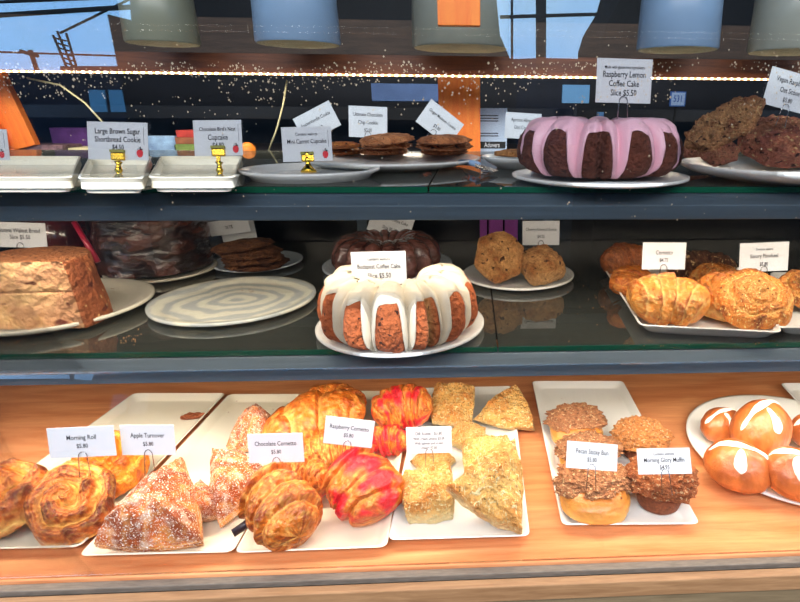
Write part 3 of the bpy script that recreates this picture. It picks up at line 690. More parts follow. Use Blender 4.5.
# ---- bundt cakes
def bundt(bb, z0, label, cs, ice, seed=0, n=9, H=.98, film=False, body_mat=None, drip=(.30, -.33), name='bundt_cake', hm=(.5, 1.8), rotz=0, arc=1.0, cuts=(), dep=1.0, cutc=(206, 150, 92)):
    """ring cake with n lobes; arc < 1 leaves the back of the ring out, cuts are angles where a slice line opens"""
    root = empty(name); a, b = lin(cs[0]), lin(cs[1]); crumb_c = lin(cutc)
    def th_of(u): return -PI/2+(u-.5)*2*PI*arc
    def sv(ph): return abs(math.sin(n*(ph+PI/2)*.5+rotz))
    def surf(u, al, off=0):
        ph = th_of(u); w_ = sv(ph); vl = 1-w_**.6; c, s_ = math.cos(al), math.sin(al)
        cut = 0
        for q in cuts: cut = max(cut, math.exp(-((ph-q)/.045)**2))
        big = 1+.03*math.sin(ph*3+seed)
        rr = .60+(.40 if c > 0 else .38)*math.copysign(abs(c)**.7, c)*(1-(.40*dep*vl if c > 0 else 0))*big
        rr -= .12*cut*(c > 0)
        z = H*.5+H*.5*math.copysign(abs(s_)**.75, s_)*(1-(.20*dep*vl**1.4+.10*cut)*(1 if s_ > 0 else 0))
        if c > 0: rr -= .14*max(0, z/H-.3)**1.3
        if arc < 1:
            e = min(1, (u*(1-u))/.012); rr = .6+(rr-.6)*e**.5; z = H*.45+(z-H*.45)*e**.5
        nn = fr(rr*math.cos(ph)*4, rr*math.sin(ph)*4, z*4+seed)*.022
        k = off+nn
        return Vector(((rr+k*c)*math.cos(ph), (rr+k*c)*math.sin(ph), max(0, z+k*s_))), cut
    def f(u, v):
        p_, cut = surf(u, v*2*PI); vl = 1-sv(th_of(u))**.6
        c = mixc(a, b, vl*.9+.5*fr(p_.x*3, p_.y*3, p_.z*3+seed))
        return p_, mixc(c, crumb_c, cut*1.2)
    grid('cake_body', f, 300, 72, arc >= 1, True, body_mat or pm_cake, root)
    if ice is not None:
        ic = lin(ice)
        def g(u, v):
            ph = th_of(u); w_ = sv(ph)
            sm = min(1, max(0, (.78-w_)/.62)); sm = sm*sm*(3-2*sm)
            nn = noise.noise(Vector((math.cos(ph)*5, math.sin(ph)*5, seed)))
            end = (drip[0]*(1-sm)+drip[1]*sm)*PI+nn*.30
            al = .85*PI*(1-v)+end*v
            off = .034*(1-v**16)*(1-(1-v)**20)-.004+.01*v
            p_, cut = surf(u, al, off)
            return p_, ic
        grid('glaze', g, 360, 48, arc >= 1, False, pm_ice, root)
    fit(root, bb, z0, *hm); return tag(root, label, 'cake')
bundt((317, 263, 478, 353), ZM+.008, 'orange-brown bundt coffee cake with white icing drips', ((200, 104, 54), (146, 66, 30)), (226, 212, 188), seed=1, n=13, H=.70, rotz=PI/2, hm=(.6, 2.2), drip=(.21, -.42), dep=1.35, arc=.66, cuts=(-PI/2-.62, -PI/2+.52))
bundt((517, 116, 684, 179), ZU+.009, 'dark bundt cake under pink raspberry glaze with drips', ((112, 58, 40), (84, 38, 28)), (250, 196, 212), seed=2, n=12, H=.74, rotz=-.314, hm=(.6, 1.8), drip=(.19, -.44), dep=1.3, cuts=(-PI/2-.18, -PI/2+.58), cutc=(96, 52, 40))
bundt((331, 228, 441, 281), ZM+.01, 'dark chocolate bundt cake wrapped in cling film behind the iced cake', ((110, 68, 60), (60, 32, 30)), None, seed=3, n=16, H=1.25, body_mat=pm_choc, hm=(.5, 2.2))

# ---- round layered cakes on the middle shelf
def ccol(p, rho, k, nn): return (0, 0, 0)
def layer_cake(bb, z0, label):
    a, b = lin((96, 52, 40)), lin((30, 14, 12))
    def f(u, v):
        ph = u*2*PI; z = v*1.25; n = fr(math.cos(ph)*2, math.sin(ph)*2, z*3)
        band = math.sin(z*30+n*3)
        rr = 1+.006*band+.04*n-.04*v
        if v > .985: rr = .96
        return Vector((rr*math.cos(ph), rr*math.sin(ph), z)), mixc(b, a, .3+.15*band+1.2*n)
    root = empty('chocolate_layer_cake')
    grid('cake_body', f, 120, 90, True, False, pm_choc, root)
    MB().lathe([(0, 1.25), (.97, 1.25), (.95, 1.23), (0, 1.23)], 60).build('cake_top', simple('cake_top', (60, 34, 26), .6, bump=.5, bscale=10), root)
    fit(root, bb, z0, .5, 2.2); return tag(root, label, 'cake')
layer_cake((88, 205, 215, 279), ZM+.012, 'tall dark chocolate cake with rough horizontal bands on its plate')
o = MB().lathe([(0, 0), (.95, 0), (1, .1), (.98, .75), (.8, .95), (0, 1.0)], 60).build('wrapped_cake', simple('wine_film', (92, 34, 36), .15, noise_amt=.5, nscale=3, bump=.6, bscale=3, coat=1), smooth=True)
fit(o, (22, 212, 100, 268), ZM, .5, 2); tag(o, 'dark red film-wrapped cake behind the banana walnut bread', 'cake')
s_ = MB().tube([WY(74, 222, 1.0), WY(98, 262, .98)], .0045, 8).build('knife_handle', simple('red_plastic', (170, 30, 60), .3), smooth=True); tag(s_, 'thin dark pink handle slanting down behind the banana walnut bread', 'utensil')

# banana walnut bread: half of a round cake, cut face forward, crust at its right
root = empty('banana_walnut_bread')
cf, ck, cd_ = lin((222, 168, 122)), lin((150, 78, 42)), lin((246, 200, 140))
def bread(u, v):
    # perimeter: cut face from left to right, then crust arc back
    if u < .42:
        t = u/.42; x = -1.0+1.86*t; y = -.35+.02*math.sin(t*9); face = True
    else:
        t = (u-.42)/.58; A = math.radians(-22+t*224); x = math.cos(A)*.93*(1 if t < .9 else 1); y = math.sin(A)*.93; face = False
        if t > .98: x, y = -1.0, -.35
    z = v*1.02; tap = 1-.14*v; n = fr(x*2.5, y*2.5, z*2.5, 5)
    gap = -.03*math.exp(-((z-.56)/.02)**2) if face else 0
    q = Vector((x*tap, y*tap+(.03*n-gap if face else 0), z))
    if not face: q.x *= 1+.02*n; q.y *= 1+.02*n
    if v > .97: q = Vector((q.x*.98, q.y*.98, 1.02))
    c = mixc(cf, cd_, .3+n*1.3) if face else mixc(ck, lin((176, 100, 56)), .3+n)
    if face: c = mixc(c, ck, max(0, (x-.25)*.8))
    if face and abs(z-.56) < .012: c = mixc(c, ck, .8)
    return q, c
grid('bread_body', bread, 200, 70, True, False, pm_bread, root)
tv = []; tc_ = []; fs = []
def top(u, v):
    q, c = bread(u, .999); k = v
    p = Vector((q.x*(1-k), q.y*(1-k)+.0*k, 1.02+.03*fr(q.x*(1-k)*3, q.y*(1-k)*3, 5)*(k > 0)))
    return p, lin((176, 108, 62))
grid('top_crust', top, 120, 24, True, False, pm_cake, root)
fit(root, (-50, 246, 113, 330), ZM+.009, .5, 2.0); tag(root, 'tall banana walnut bread with its cut crumb face forward', 'cake')

# ---- cookies
def cookie(name, seed, mat, cs, h=.24):
    s = surf_blob((1, 1, h), .12, 2.4, seed, .5, .9, .08, 5); a, b = lin(cs[0]), lin(cs[1])
    return blob(name, s, lambda d, p: mixc(a, b, .5+1.1*fr(p.x*2+seed, p.y*2, p.z*2)), mat, None, None, 56, 30)
def stack(bbs, z0, dz, cs, labels, group, seed=0, mat=None, tilts=(0,)*9):
    proto = [cookie('cookie', seed+i, mat or pm_cookie, cs) for i in range(1)][0]
    for i, (x0, x1, yb) in enumerate(bbs):
        if i == 0: o = proto
        else: o = proto.copy(); COL.objects.link(o)
        zz = z0+dz*i
        p = WZ((x0+x1)/2, yb, zz); s = (x1-x0)/2*zc_of(p)/F/1.02
        o.scale = (s, s, s); o.location = (p.x, p.y, zz+s*.13); o.rotation_euler = (0, math.radians(tilts[i]), i*1.9)
        tag(o, labels[i], 'cookie', group)
CK = ((226, 150, 96), (176, 104, 60))
lv = ['bottom', 'second from bottom', 'third from bottom', 'top', 'topmost']
stack(((229, 287, 267), (225, 283, 262), (220, 280, 256), (215, 272, 250)), ZM+.007, .0155, ((134, 84, 48), (84, 48, 26)), ['brown cookie, '+a+' of the four stacked on the middle shelf' for a in ('lowest', 'second lowest', 'third from the plate', 'topmost')], 'cookies stacked on the middle shelf', 61, tilts=(0, 2, -3, -8))
stack(((360, 408, 155), (361, 411, 149.5), (360, 414, 144)), ZU+.012, .0125, CK, ['chocolate chip cookie, '+a+' of three left of the orange post' for a in ('bottom', 'middle', 'top')], 'chocolate chip cookies', 65, tilts=(0, 2, 5))
stack(((420, 468, 155), (416, 472, 150), (418, 470, 144.5)), ZU+.012, .0125, ((214, 136, 84), (156, 90, 52)), ['ginger cookie, '+a+' of three in front of the orange post' for a in ('bottom', 'middle', 'top')], 'ginger cookies', 70, tilts=(0, -2, 2))
stack(((318, 362, 155), (322, 360, 149)), ZU+.012, .014, ((216, 132, 58), (176, 92, 38)), ['orange-gold cookie, '+a+' of two right of the mini carrot card' for a in ('lower', 'upper')], 'golden cookies', 75, tilts=(0, 8))
stack(((494, 536, 157),), ZU+.018, .012, ((222, 156, 92), (186, 110, 56)), ['pale crumbly cookie on the plate left of the pink glazed cake'], 'crumble cookies', 78)
# dark braided loaf behind the pinwheels
cro((664, 250, 737, 281), zM2, 'dark seeded cornetto at the back of the middle shelf tray', 'cornetti on the middle shelf', yaw=-8, n=5, r=.36, seed=19, pal=((66, 36, 24), (96, 56, 36), (140, 92, 60)), mat=pm_oat, bend=.3)

# ------------------------------------------------------------------ cards
_fc = {}
def text_mesh(body, size, mat, parent, loc, name='lettering', tall=1.12, nx=.82):
    c = bpy.data.curves.new(name, 'FONT'); c.body = body; c.size = size; c.align_x = 'CENTER'; c.align_y = 'CENTER'; c.resolution_u = 2; c.offset = size*.010
    t = bpy.data.objects.new(name, c); COL.objects.link(t)
    dg = bpy.context.evaluated_depsgraph_get(); me = bpy.data.meshes.new_from_object(t.evaluated_get(dg))
    bpy.data.objects.remove(t); me.name = name
    for v in me.vertices:      # the sheet stands in its own XZ plane
        v.co = Vector((v.co.x*nx+loc[0], -.0007, v.co.y*tall+loc[1]))
    me.materials.clear(); me.materials.append(mat)
    o = bpy.data.objects.new(name, me); COL.objects.link(o); o.parent = parent; return o
def card(cx, cy, wpx, hpx, Y, lines, label, roll=0, yaw=0, pitch=-8, clip='wire', clip_len=.03, group=None, fs=.0078, cliptop=.16, flip=0, berry=False, shear=0):
    p = WY(cx, cy, Y); sc = zc_of(p)/F; w_, h_ = wpx*sc, hpx*sc
    root = empty('price_card', p); root.rotation_euler = (math.radians(pitch), math.radians(roll), math.radians(yaw))
    o = MB().box(-w_/2, w_/2, -.0003, .0003, -h_/2, h_/2).build('card_sheet', MAT['card'], root)
    if flip: pass
    n = len(lines); tot = sum(s for _, s in lines); z = h_*.5-h_*.14
    span = h_*.74; cz = z
    for t, s in lines:
        hh = span*s/tot
        sz = min(fs*s*1.15, w_*.92/max(1, len(t))/.43) if len(t) else fs
        if t: text_mesh(t, sz, MAT['ink'], root, (0, cz-hh/2))
        cz -= hh
    if berry:
        m = MB(); cxx, czz = w_*.36, -h_*.30; r = h_*.085
        m.lathe([(0, 0), (r*.5, .0), (r*.5, .0004), (0, .0004)], 6)
        pts = [(cxx+r*math.cos(a), -.0008, czz+r*1.2*math.sin(a)*(1.3 if math.sin(a) < 0 else .8)) for a in [2*PI*k/14 for k in range(14)]]
        b = mesh_obj('strawberry_mark', pts+[(x, -.0004, z_) for x, y_, z_ in pts], [tuple(range(14))]+[(k, (k+1) % 14, 14+(k+1) % 14, 14+k) for k in range(14)], MAT['red'], root, smooth=False); b['label'] = 'small red strawberry drawn on the card'
        lf = MB()
        for a in (-50, -15, 15, 50):
            A = math.radians(a); lf.box(cxx+math.sin(A)*r*.6-r*.1, cxx+math.sin(A)*r*1.0+r*.1, -.0008, -.0004, czz+r*.8, czz+r*1.9*math.cos(A))
        lf.build('strawberry_leaves', MAT['ink'], b)
        text_mesh('', .001, MAT['ink'], root, (0, 0)) if False else None
        MB().box(w_*.43, w_*.438, -.0006, -.0004, -h_*.1, h_*.38).build('vertical_line', simple('grey_ink', (130, 130, 136), .8), root)
    if clip == 'wire':   # a bent paper-clip loop gripping the lower edge, its legs pushed into the food
        k = .0055; zt_ = -h_/2+h_*cliptop
        zb = -h_/2-clip_len
        loop = [(-k*1.35, -.0022, zb)]+[(math.cos(a)*k, -.0022, zt_-k+math.sin(a)*k*1.3) for a in [PI-PI*j/10 for j in range(11)]]+[(k*1.35, -.0022, zb)]
        MB().tube(loop, .00062, 6).build('wire_clip', MAT['wire'], root, smooth=True)
    elif clip == 'gold':
        zsurf = ZU+(.009 if 'flat plate' in label else .0)
        g = MB(); zb = -(p.z-zsurf)/math.cos(math.radians(pitch))+.0005; rt = root
        g.lathe([(0, 0), (.0105, 0), (.011, .0025), (.008, .006), (.0045, .010), (.003, .014), (.0048, .017), (.0036, .020), (.0026, .024), (.005, .028), (0, .029)], 20, c=(0, -.001, zb))
        s_ = g.build('brass_stand', MAT['gold'], root, smooth=True)
        MB().box(-.0022, .0022, -.004, -.0006, zb+.026, -h_/2-.0005).build('brass_stem', MAT['gold'], root)
        MB().box(-.0085, .0085, -.004, .002, -h_/2-.001, -h_/2+.009).build('brass_clamp', MAT['gold'], root, bevel=.0015)
        MB().box(-.0088, .0088, -.0045, .0025, -h_/2+.009, -h_/2+.0125).build('felt_lip', simple('olive_felt', (150, 148, 80), .9), root)
    return tag(root, label, 'price card', group)
yd = lambda py: WZ(400, py, ZD).y
ym = lambda py: WZ(400, py, ZM).y
yu = lambda py: WZ(400, py, ZU).y
G1, G2, G3 = 'price cards on the wooden deck', 'price cards on the middle shelf', 'price cards on the top shelf'
card(82, 442, 60, 32, yd(520), [('', .2), ('Morning Roll', 1), ('$5.80', .9), ('', .4)], 'white card reading Morning Roll $5.80', roll=2, group=G1, yaw=6)
card(148, 440, 52, 32, yd(512), [('', .2), ('Apple Turnover', 1), ('$5.80', .9), ('', .4)], 'white card reading Apple Turnover $5.80', roll=1.5, group=G1)
card(276, 448, 54, 31, yd(512), [('', .2), ('Chocolate Cornetto', 1), ('$5.80', .9), ('', .4)], 'white card reading Chocolate Cornetto $5.80', group=G1)
card(349, 432, 48, 29, yd(505), [('', .2), ('Raspberry Cornetto', 1), ('$5.80', .9), ('', .4)], 'white tilted card reading Raspberry Cornetto $5.80', roll=9, group=G1)
card(429, 440, 45, 28, yd(500), [('Dill Scone   $3.80', 1), ('With cream cheese $5.00', .8), ('With salmon and cream', .8), ('cheese $7.00', .8)], 'white card listing Dill Scone prices in four lines', group=G1, fs=.0062)
card(592, 456, 52, 26, yd(526), [('', .2), ('Pecan Sticky Bun', 1), ('$5.80', .9), ('', .3)], 'bluish card reading Pecan Sticky Bun $5.80', roll=7, group=G1, pitch=-32)
card(664, 461, 52, 25, yd(528), [('Contains walnuts', .6), ('Morning Glory Muffin', 1), ('$4.95', .9)], 'bluish card reading Morning Glory Muffin $4.95', roll=-5, group=G1, pitch=-32, yaw=-8)

card(20, 235, 50, 25, ym(300), [('', .2), ('Banana Walnut Bread', 1), ('Slice $5.50', 1), ('', .6)], 'card reading Banana Walnut Bread in front of the far left cake', roll=2, group=G2, fs=.008, clip_len=.012)
card(379, 268, 54, 33, ym(338), [('Contains walnuts', .6), ('Budapest Coffee Cake', 1), ('Slice $5.50', 1)], 'white card reading Budapest Coffee Cake Slice $5.50', roll=-1, group=G2, fs=.0082)
card(391, 224, 42, 26, ym(268), [('Chocolate Coffee Cake', 1), ('Slice $5.50', 1)], 'tilted cream card stuck in the film-wrapped bundt cake', roll=20, group=G2, clip_len=.025, fs=.0075)
card(541, 233, 37, 24, ym(278), [('', .2), ('Cherry Almond Scone', 1), ('$4.25', .9), ('', .3)], 'white card reading Cherry Almond Scone $4.25', group=G2, clip_len=.02)
card(664, 256, 44, 27, ym(318), [('', .3), ('Cornetto', 1), ('$4.75', .9), ('', .3)], 'white card reading Cornetto $4.75', roll=.5, group=G2, clip_len=.02)
card(764, 257, 50, 29, ym(312), [('Contains sesame', .6), ('Savory Pinwheel', 1), ('$5.80', .9)], 'greyish card reading Savory Pinwheel $5.80', roll=-2, group=G2, clip_len=.02)
card(229, 227, 40, 15, ym(262), [('$2.50', 1)], 'upside-down cream card leaning over the cookie stack on the middle shelf', roll=-187, group=G2, clip='none')
card(238, 230, 34, 20, ym(258), [('', 1)], 'blank bluish card behind the upside-down one', roll=-8, group=G2, clip='none')
for o in (bpy.data.objects['price_card.001'],): pass

card(118, 141, 58, 37, yu(184)+.012, [('Large Brown Sugar', 1), ('Shortbread Cookie', 1), ('$4.50', .9), ('', .5)], 'card reading Large Brown Sugar Shortbread Cookie in a brass holder', roll=1, clip='gold', clip_len=.011, group=G3, berry=True, pitch=-14)
card(218, 138, 47, 35, yu(184)+.012, [('Chocolate Bird\u2019s Nest', 1), ('Cupcake', 1), ('$4.80', .9), ('', .3)], 'card reading Chocolate Bird\u2019s Nest Cupcake in a brass holder', roll=-1, clip='gold', clip_len=.013, group=G3, berry=True, pitch=-14)
card(307, 144, 49, 34, yu(180)+.012, [('Contains walnuts', .6), ('Mini Carrot Cupcake', 1), ('', 1.2)], 'card reading Mini Carrot Cupcake in the brass holder on the flat plate', roll=-2, clip='gold', clip_len=.004, group=G3, berry=True, pitch=-14)
card(-18, 144, 50, 30, yu(184)+.012, [('Cupcake', 1)], 'card at the far left edge of the top shelf, only its right end in view', roll=2, clip='gold', clip_len=.018, group=G3, berry=True)
card(317, 122, 41, 26, yu(160), [('', .2), ('Snickerdoodle Cookie', 1), ('$3.00', .8)], 'tilted card reading Snickerdoodle Cookie behind the mini carrot card', roll=-26, group=G3, clip_len=.03)
card(368, 122, 38, 30, yu(161), [('Ultimate Chocolate', 1), ('Chip Cookie', 1), ('$3.00', .9)], 'card reading Ultimate Chocolate Chip Cookie', roll=2, group=G3, clip_len=.035)
card(440, 123, 40, 27, yu(161), [('Ginger Molasses Cookie', 1), ('$3.00', .9)], 'sharply tilted card reading Ginger Molasses Cookie', roll=37, group=G3, clip_len=.022)
card(523, 126, 36, 25, yu(160), [('Apricot Almond', 1), ('Oat Cookie', 1), ('', .6)], 'card partly hidden behind the left side of the pink glazed cake', roll=3, group=G3, clip_len=.03)
card(624, 81, 56, 42, yu(183), [('Made with gluten free ingredients', .55), ('Raspberry Lemon', 1), ('Coffee Cake', 1), ('Slice $5.50', 1)], 'large card reading Raspberry Lemon Coffee Cake above the pink cake', roll=1, group=G3, clip_len=.03, fs=.0085, cliptop=.12)
card(790, 91, 50, 36, yu(178), [('Vegan Raspberry', 1), ('Oat Scone', 1), ('$5.80', .9)], 'tilted card reading Vegan Raspberry Oat Scone', roll=13, group=G3, clip_len=.025, cliptop=.1)

# ------------------------------------------------------------------ things on the glass top and behind
def pot(bb, Y, label, mat, name='ceramic_pot'):
    x0, x1, yb = bb; p = WY((x0+x1)/2, yb, Y); r = (x1-x0)/2*zc_of(p)/F
    y = ZT+.006
    q = WZ((x0+x1)/2, yb, y); r = (x1-x0)/2*zc_of(q)/F
    root = empty(name, (q.x, q.y+r*.6, y+.0005))
    MB().lathe([(r*.96, 0), (r, .004), (r*.93, r*2.6), (r*.9, r*2.6), (r*.92, .01)], 64).build('pot_body', mat, root, smooth=True)
    MB().lathe([(0, 0.0), (r*.96, 0.0), (r*.955, .006), (0, .006)], 64).build('pot_bottom', simple('lit_base', (236, 222, 192), .8, noise_amt=.1, nscale=20), root)  # warm LED light from below put into the base colour
    return tag(root, label, 'pot', 'pots on the glass top')
pw = simple('pot_white', (128, 152, 182), .3)
pot((118, 188, 42), 1, 'grey-white pot on the glass top, leftmost of the five', simple('pot_grey', (128, 128, 112), .3))
pot((249, 334, 42), 1, 'blue-white pot on the glass top above the tilted cards', pw)
pot((410, 512, 46), 1, 'largest pot on the glass top, right behind the orange block', simple('pot_sand', (132, 132, 122), .3))
pot((644, 727, 48), 1, 'blue-white pot on the glass top right of the sky patch', pw)
pot((762, 850, 50), 1, 'grey-white pot on the glass top cut by the right edge', simple('pot_grey2', (150, 150, 140), .3))

def vbox(x0, x1, y0, y1, Y, D, mat, name, label, cat, zbase=None, bevel=.001, kind=None, rx=0):
    """upright thing whose front face spans the given view area at depth Y"""
    a, b = WY(x0, y1, Y), WY(x1, y0, Y)
    z0 = a.z if zbase is None else zbase
    o = MB().box(a.x-(a.x+b.x)/2, (b.x-a.x)/2, 0, D, 0, b.z-z0).build(name, mat, bevel=bevel)
    o.location = ((a.x+b.x)/2, Y, z0); return tag(o, label, cat, kind=kind) if cat else o
# counter behind the case
kt = 1.34
kc = MB().box(-2.4, 2.0, 1.55, 2.15, 0, kt).build('back_counter', simple('back_counter', (70, 62, 60), .4, noise_amt=.3, nscale=6), bevel=.002); tag(kc, 'dark counter standing behind the display case', 'counter')
vbox(440, 480, 70, 160, 1.64, .03, MAT['orange'], 'wooden_post', 'upright orange wooden post behind the case, left of the striped white box', 'post', zbase=kt)
vbox(438, 480, -40, 34, 1.0, .018, MAT['orange'], 'post_image_block', 'orange block standing in for the mirrored post end, on the glass top, in front of the largest pot', 'block', zbase=ZT+.0062)  # built in place of the post's reflected upper end
root = MB().box(-.035, .035, -.01, .01, 0, .34).build('orange_board', MAT['orange'], bevel=.001)
p = WY(26, 150, 1.6); root.location = (p.x, 1.6, kt+.013); root.rotation_euler = (0, math.radians(-13), 0); tag(root, 'orange wooden board leaning at the far left behind the case', 'board')
o = MB().box(-.03, .03, -.01, .01, 0, .3).build('orange_board', MAT['orange'], bevel=.001)
p = WY(0, 150, 1.58); o.location = (p.x, 1.57, kt+.012); o.rotation_euler = (0, math.radians(-16), 0); tag(o, 'second orange board, left of and in front of the leaning one', 'board')
vbox(56, 98, 128, 158, 1.75, .06, simple('purple_card', (112, 62, 130), .5, noise_amt=.3, nscale=30), 'purple_box', 'purple box behind the case at left, under the white cable', 'box', zbase=kt)
vbox(66, 104, 148, 162, 1.62, .09, simple('cream_pad', (240, 222, 170), .7), 'note_pad', 'cream pad lying in front of the purple box', 'pad', zbase=kt)
vbox(4, 62, 145, 162, 1.60, .08, simple('carved_box', (120, 92, 96), .6, noise_amt=.7, nscale=60), 'carved_box', 'low mottled grey-brown box in front of the leaning orange boards', 'box', zbase=kt)
vbox(151, 174, 136, 162, 1.6, .03, simple('blue_white_packet', (150, 180, 230), .3, noise_amt=.6, nscale=22), 'snack_packet', 'blue and white packet between the two left cards', 'packet', zbase=kt)
for k, (x0, x1, y0, y1, c, lb) in enumerate(((176, 204, 152, 162, (120, 140, 70), 'green folded napkin at the bottom of the small pile'), (177, 203, 146, 153, (150, 90, 60), 'brown folded napkin in the middle of the small pile'), (178, 202, 139, 147, (190, 60, 50), 'red folded napkin on top of the small pile'))):
    a = WY(x0, y1, 1.6); z0 = kt if k == 0 else kt+[0, .024, .041][k]
    b = WY(x1, y1, 1.6); hh = [.024, .017, .018][k]
    o = MB().box(a.x, b.x, 0, .09, 0, hh).build('folded_napkin', simple('napkin', c, .8, noise_amt=.3, nscale=50), bevel=.002); o.location = (0, 1.6, z0); tag(o, lb, 'napkin', 'folded napkins behind the case')
s = surf_blob((1, 1, .95), .01, 2, 3, 1); o = blob('orange_fruit', s, lambda d, p: lin((250, 140, 30)), pm_bun); fit(o, (240, 142, 256, 158), kt, .9, 1.1); tag(o, 'round orange fruit right of the Chocolate Bird\u2019s Nest card', 'fruit')
# striped white box
tb = empty('tissue_box', WY(492, 150, 1.7)); tb.location.z = kt
a, b = WY(480, 108, 1.7), WY(503, 150, 1.7); W_ = b.x-a.x+.02; Hh = a.z-kt
MB().box(-W_/2, W_/2, 0, .1, 0, Hh).build('carton', simple('white_carton', (196, 214, 240), .6), tb, bevel=.001)
for z_ in (.82, .76, .70, .42, .36): MB().box(-W_/2+.004, W_/2-.025, -.001, 0, Hh*z_, Hh*(z_+.022)).build('stripe', MAT['ink'], tb)
lb_ = MB().box(-W_/2+.004, W_/2-.004, -.001, 0, Hh*.08, Hh*.24).build('name_band', MAT['black'], tb)
text_mesh('Adovers', .016, simple('white_print', (235, 235, 240), .6), lb_, (0, Hh*.16), tall=1.2)
lb_.children[0].data.transform(Matrix.Translation((0, -.0008, 0))); tag(tb, 'white striped box with a black name band beside the orange post', 'box')
vbox(562, 590, 85, 103, 1.9, .01, simple('pale_blue_panel', (120, 180, 225), .5, emit=.15), 'pale_blue_glow', 'small pale blue screen above the pink glazed cake', 'glow')  # pale blue light patch built as a faintly glowing panel
def stand(o, label): return o
sg = empty('blue_sign', WY(678, 99, 1.8)); a, b = WY(671, 92, 1.8), WY(685, 107, 1.8); hw = (b.x-a.x)/2; hh = (a.z-b.z)/2
MB().box(-hw, hw, 0, .006, -hh, hh).build('sign_plate', simple('sign_blue', (70, 120, 200), .5), sg)
MB().box(-hw*.85, hw*.85, -.001, 0, -hh*.85, hh*.85).build('sign_field', simple('sign_pale', (190, 215, 245), .5), sg)
t_ = text_mesh('531', hh*1.1, simple('sign_ink', (40, 80, 170), .5), sg, (0, 0)); t_.data.transform(Matrix.Translation((0, -.0012, 0)))
tag(sg, 'small blue and white square sign behind the oat scones', 'sign')
def prop(o, y1, zt_):
    m = MB().box(-.003, .003, .012, .016, -zt_, .002) if o.type == 'EMPTY' else MB().box(-.004, .004, .002, .008, -zt_, .001)
    q = m.build('support_rod', MAT['black'], o); return q
_glow = bpy.data.objects['pale_blue_glow']; prop(_glow, 0, _glow.location.z-kt)
prop(sg, 0, sg.location.z-kt)
# shelf board and machinery behind, above the rail
o = vbox(-400, 1200, 33, 57, 2.3, .02, wood('brown_board', (60, 44, 34), (92, 66, 48), .6, 6, (1, 10, 10)), 'wall_board', 'long brown wall board seen through the glass top', 'board')
vbox(372, 440, 84, 101, 2.0, .2, simple('pale_blue_machine', (120, 150, 200), .4, noise_amt=.25, nscale=12), 'steel_tray', 'pale steel tray on the wall shelf left of the orange post', 'tray')
o = vbox(-200, 1000, 112, 116, 2.05, .3, simple('wall_shelf', (18, 20, 24), .4), 'wall_shelf', 'dark narrow wall shelf running behind the cards', 'shelf')
vbox(596, 604, 112, 150, 1.75, .02, simple('pale_blue_tag', (110, 170, 230), .5), 'blue_tag', 'tiny pale blue tag above the pink glazed cake', 'tag')
for pts, lb in (([(27, 78), (60, 85), (85, 103), (104, 124)], 'white cable sagging down behind the sugar cookie card'), ([(287, 80), (283, 105), (277, 128), (268, 152)], 'yellowish cable hanging left of the mini carrot card')):
    P = [WY(a, b, 1.5) for a, b in pts]; P[-1].z = max(P[-1].z, kt+.01)
    tag(MB().tube(P, .0022, 6).build('power_cable', simple('cable', (205, 195, 150), .5), smooth=True), lb, 'cable')
# purple cartons behind the cherry almond scones
for k, (x0, x1) in enumerate(((480, 487), (489, 503), (505, 518))):
    tag(vbox(x0, x1, 218, 246, 1.40, .03, simple('purple_carton', (150, 62, 160), .5), 'purple_carton', '', None, zbase=ZM), ('left', 'middle', 'right')[k]+' of three purple cartons behind the cherry almond scones', 'carton', 'purple cartons')
# cake server on the top shelf
sv = empty('cake_server', WZ(482, 176, ZU))
MB().add([(-.01, 0, .012), (.018, 0, .004), (.026, .03, .004), (.012, .06, .006), (-.01, .05, .014), (-.01, 0, .014), (.018, 0, .006), (.026, .03, .006), (.012, .06, .008), (-.01, .05, .016)], [(0, 1, 2, 3, 4)[::-1], (5, 6, 7, 8, 9)]+[(i, (i+1) % 5, 5+(i+1) % 5, 5+i) for i in range(5)]).build('blade', MAT['wire'], sv)
MB().tube([(-.005, .045, .013), (-.02, .10, .012), (-.035, .15, .008)], .005, 8).build('handle', simple('clear_handle', (160, 190, 225), .2), sv, smooth=True)
tag(sv, 'small steel cake server lying between the cookie plate and the pink cake', 'cake server')

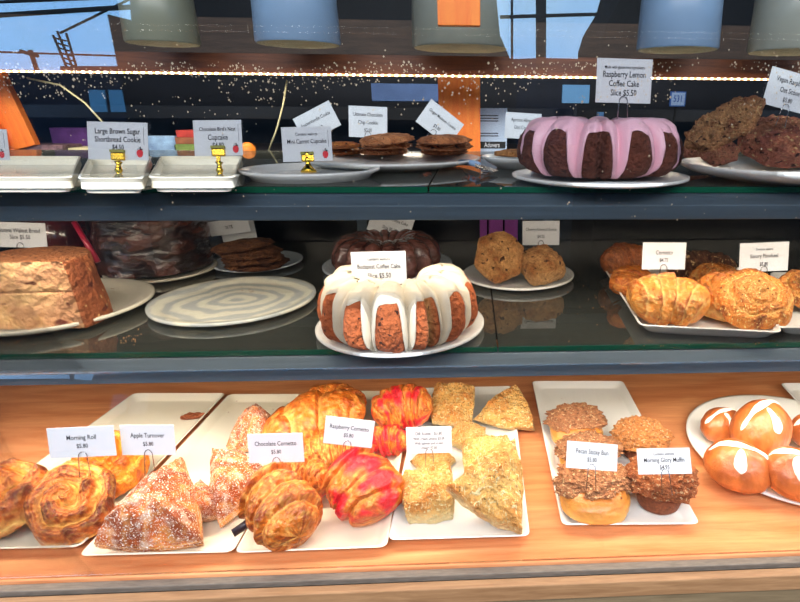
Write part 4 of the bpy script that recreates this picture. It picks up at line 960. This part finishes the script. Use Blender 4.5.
# ------------------------------------------------------------------ crumbs and spatter (nobody could count them)
def crumbs(spots, n, z, r, mat, label, name='crumbs'):
    m = MB()
    for _ in range(n):
        x, y, sx_, sy_ = random.choice(spots); p = WZ(x+random.gauss(0, sx_), y+random.gauss(0, sy_), z); q = r*random.uniform(.4, 1.3)
        V = [(p.x+q*random.uniform(.6, 1)*a, p.y+q*random.uniform(.6, 1)*b, p.z+q*.6*(1+c)) for a, b, c in ((1, 0, 0), (0, 1, 0), (-1, 0, 0), (0, -1, 0), (0, 0, 1), (0, 0, -1))]
        m.add(V, [(0, 1, 4), (1, 2, 4), (2, 3, 4), (3, 0, 4), (1, 0, 5), (2, 1, 5), (3, 2, 5), (0, 3, 5)])
    return tag(m.build(name, mat), label, 'crumbs', kind='stuff')
cb = simple('crumb', (196, 136, 84), .8)
crumbs([(215, 521, 12, 3), (190, 410, 25, 8), (250, 400, 18, 6), (590, 395, 22, 5)], 60, ZD+.0055, .0012, simple('dark_crumb', (150, 92, 52), .8), 'brown pastry crumbs scattered on the deck trays')
crumbs([(70, 343, 22, 3), (20, 340, 14, 4), (128, 338, 8, 3), (700, 345, 50, 2), (590, 300, 18, 10)], 110, ZM, .0012, cb, 'tan crumbs scattered on the middle glass shelf')
crumbs([(120, 290, 14, 3), (245, 290, 12, 3), (255, 292, 5, 1)], 26, ZM+.008, .0014, simple('dark_crumb2', (120, 70, 36), .8), 'dark crumbs on the cream plates of the middle shelf')
crumbs([(470, 178, 7, 2), (426, 175, 3, 1)], 40, ZU, .0016, simple('red_crumb', (150, 80, 56), .8), 'reddish crumbs on the top shelf beside the cake server')
m = MB()
for _ in range(1500):
    px = random.uniform(0, 800); py = abs(random.gauss(0, 1))*22+62 if random.random() < .8 else random.uniform(40, 220)
    if noise.noise(Vector((px*.012, py*.03, 2))) < -.12: continue
    p = WY(px, py, YP+.0045); r = random.uniform(.0004, .0012)*(1.4 if random.random() < .1 else 1)
    m.add([(p.x-r, p.y, p.z), (p.x, p.y, p.z-r*1.2), (p.x+r, p.y, p.z), (p.x, p.y, p.z+r*1.2), (p.x, p.y+r, p.z), (p.x, p.y-r*.3, p.z)], [(0, 1, 5), (1, 2, 5), (2, 3, 5), (3, 0, 5), (1, 0, 4), (2, 1, 4), (3, 2, 4), (0, 3, 4)])
tag(m.build('dried_spatter', simple('dried_droplets', (225, 205, 175), .6)), 'dried specks spattered over the inside of the upper front glass', 'spatter', kind='stuff')
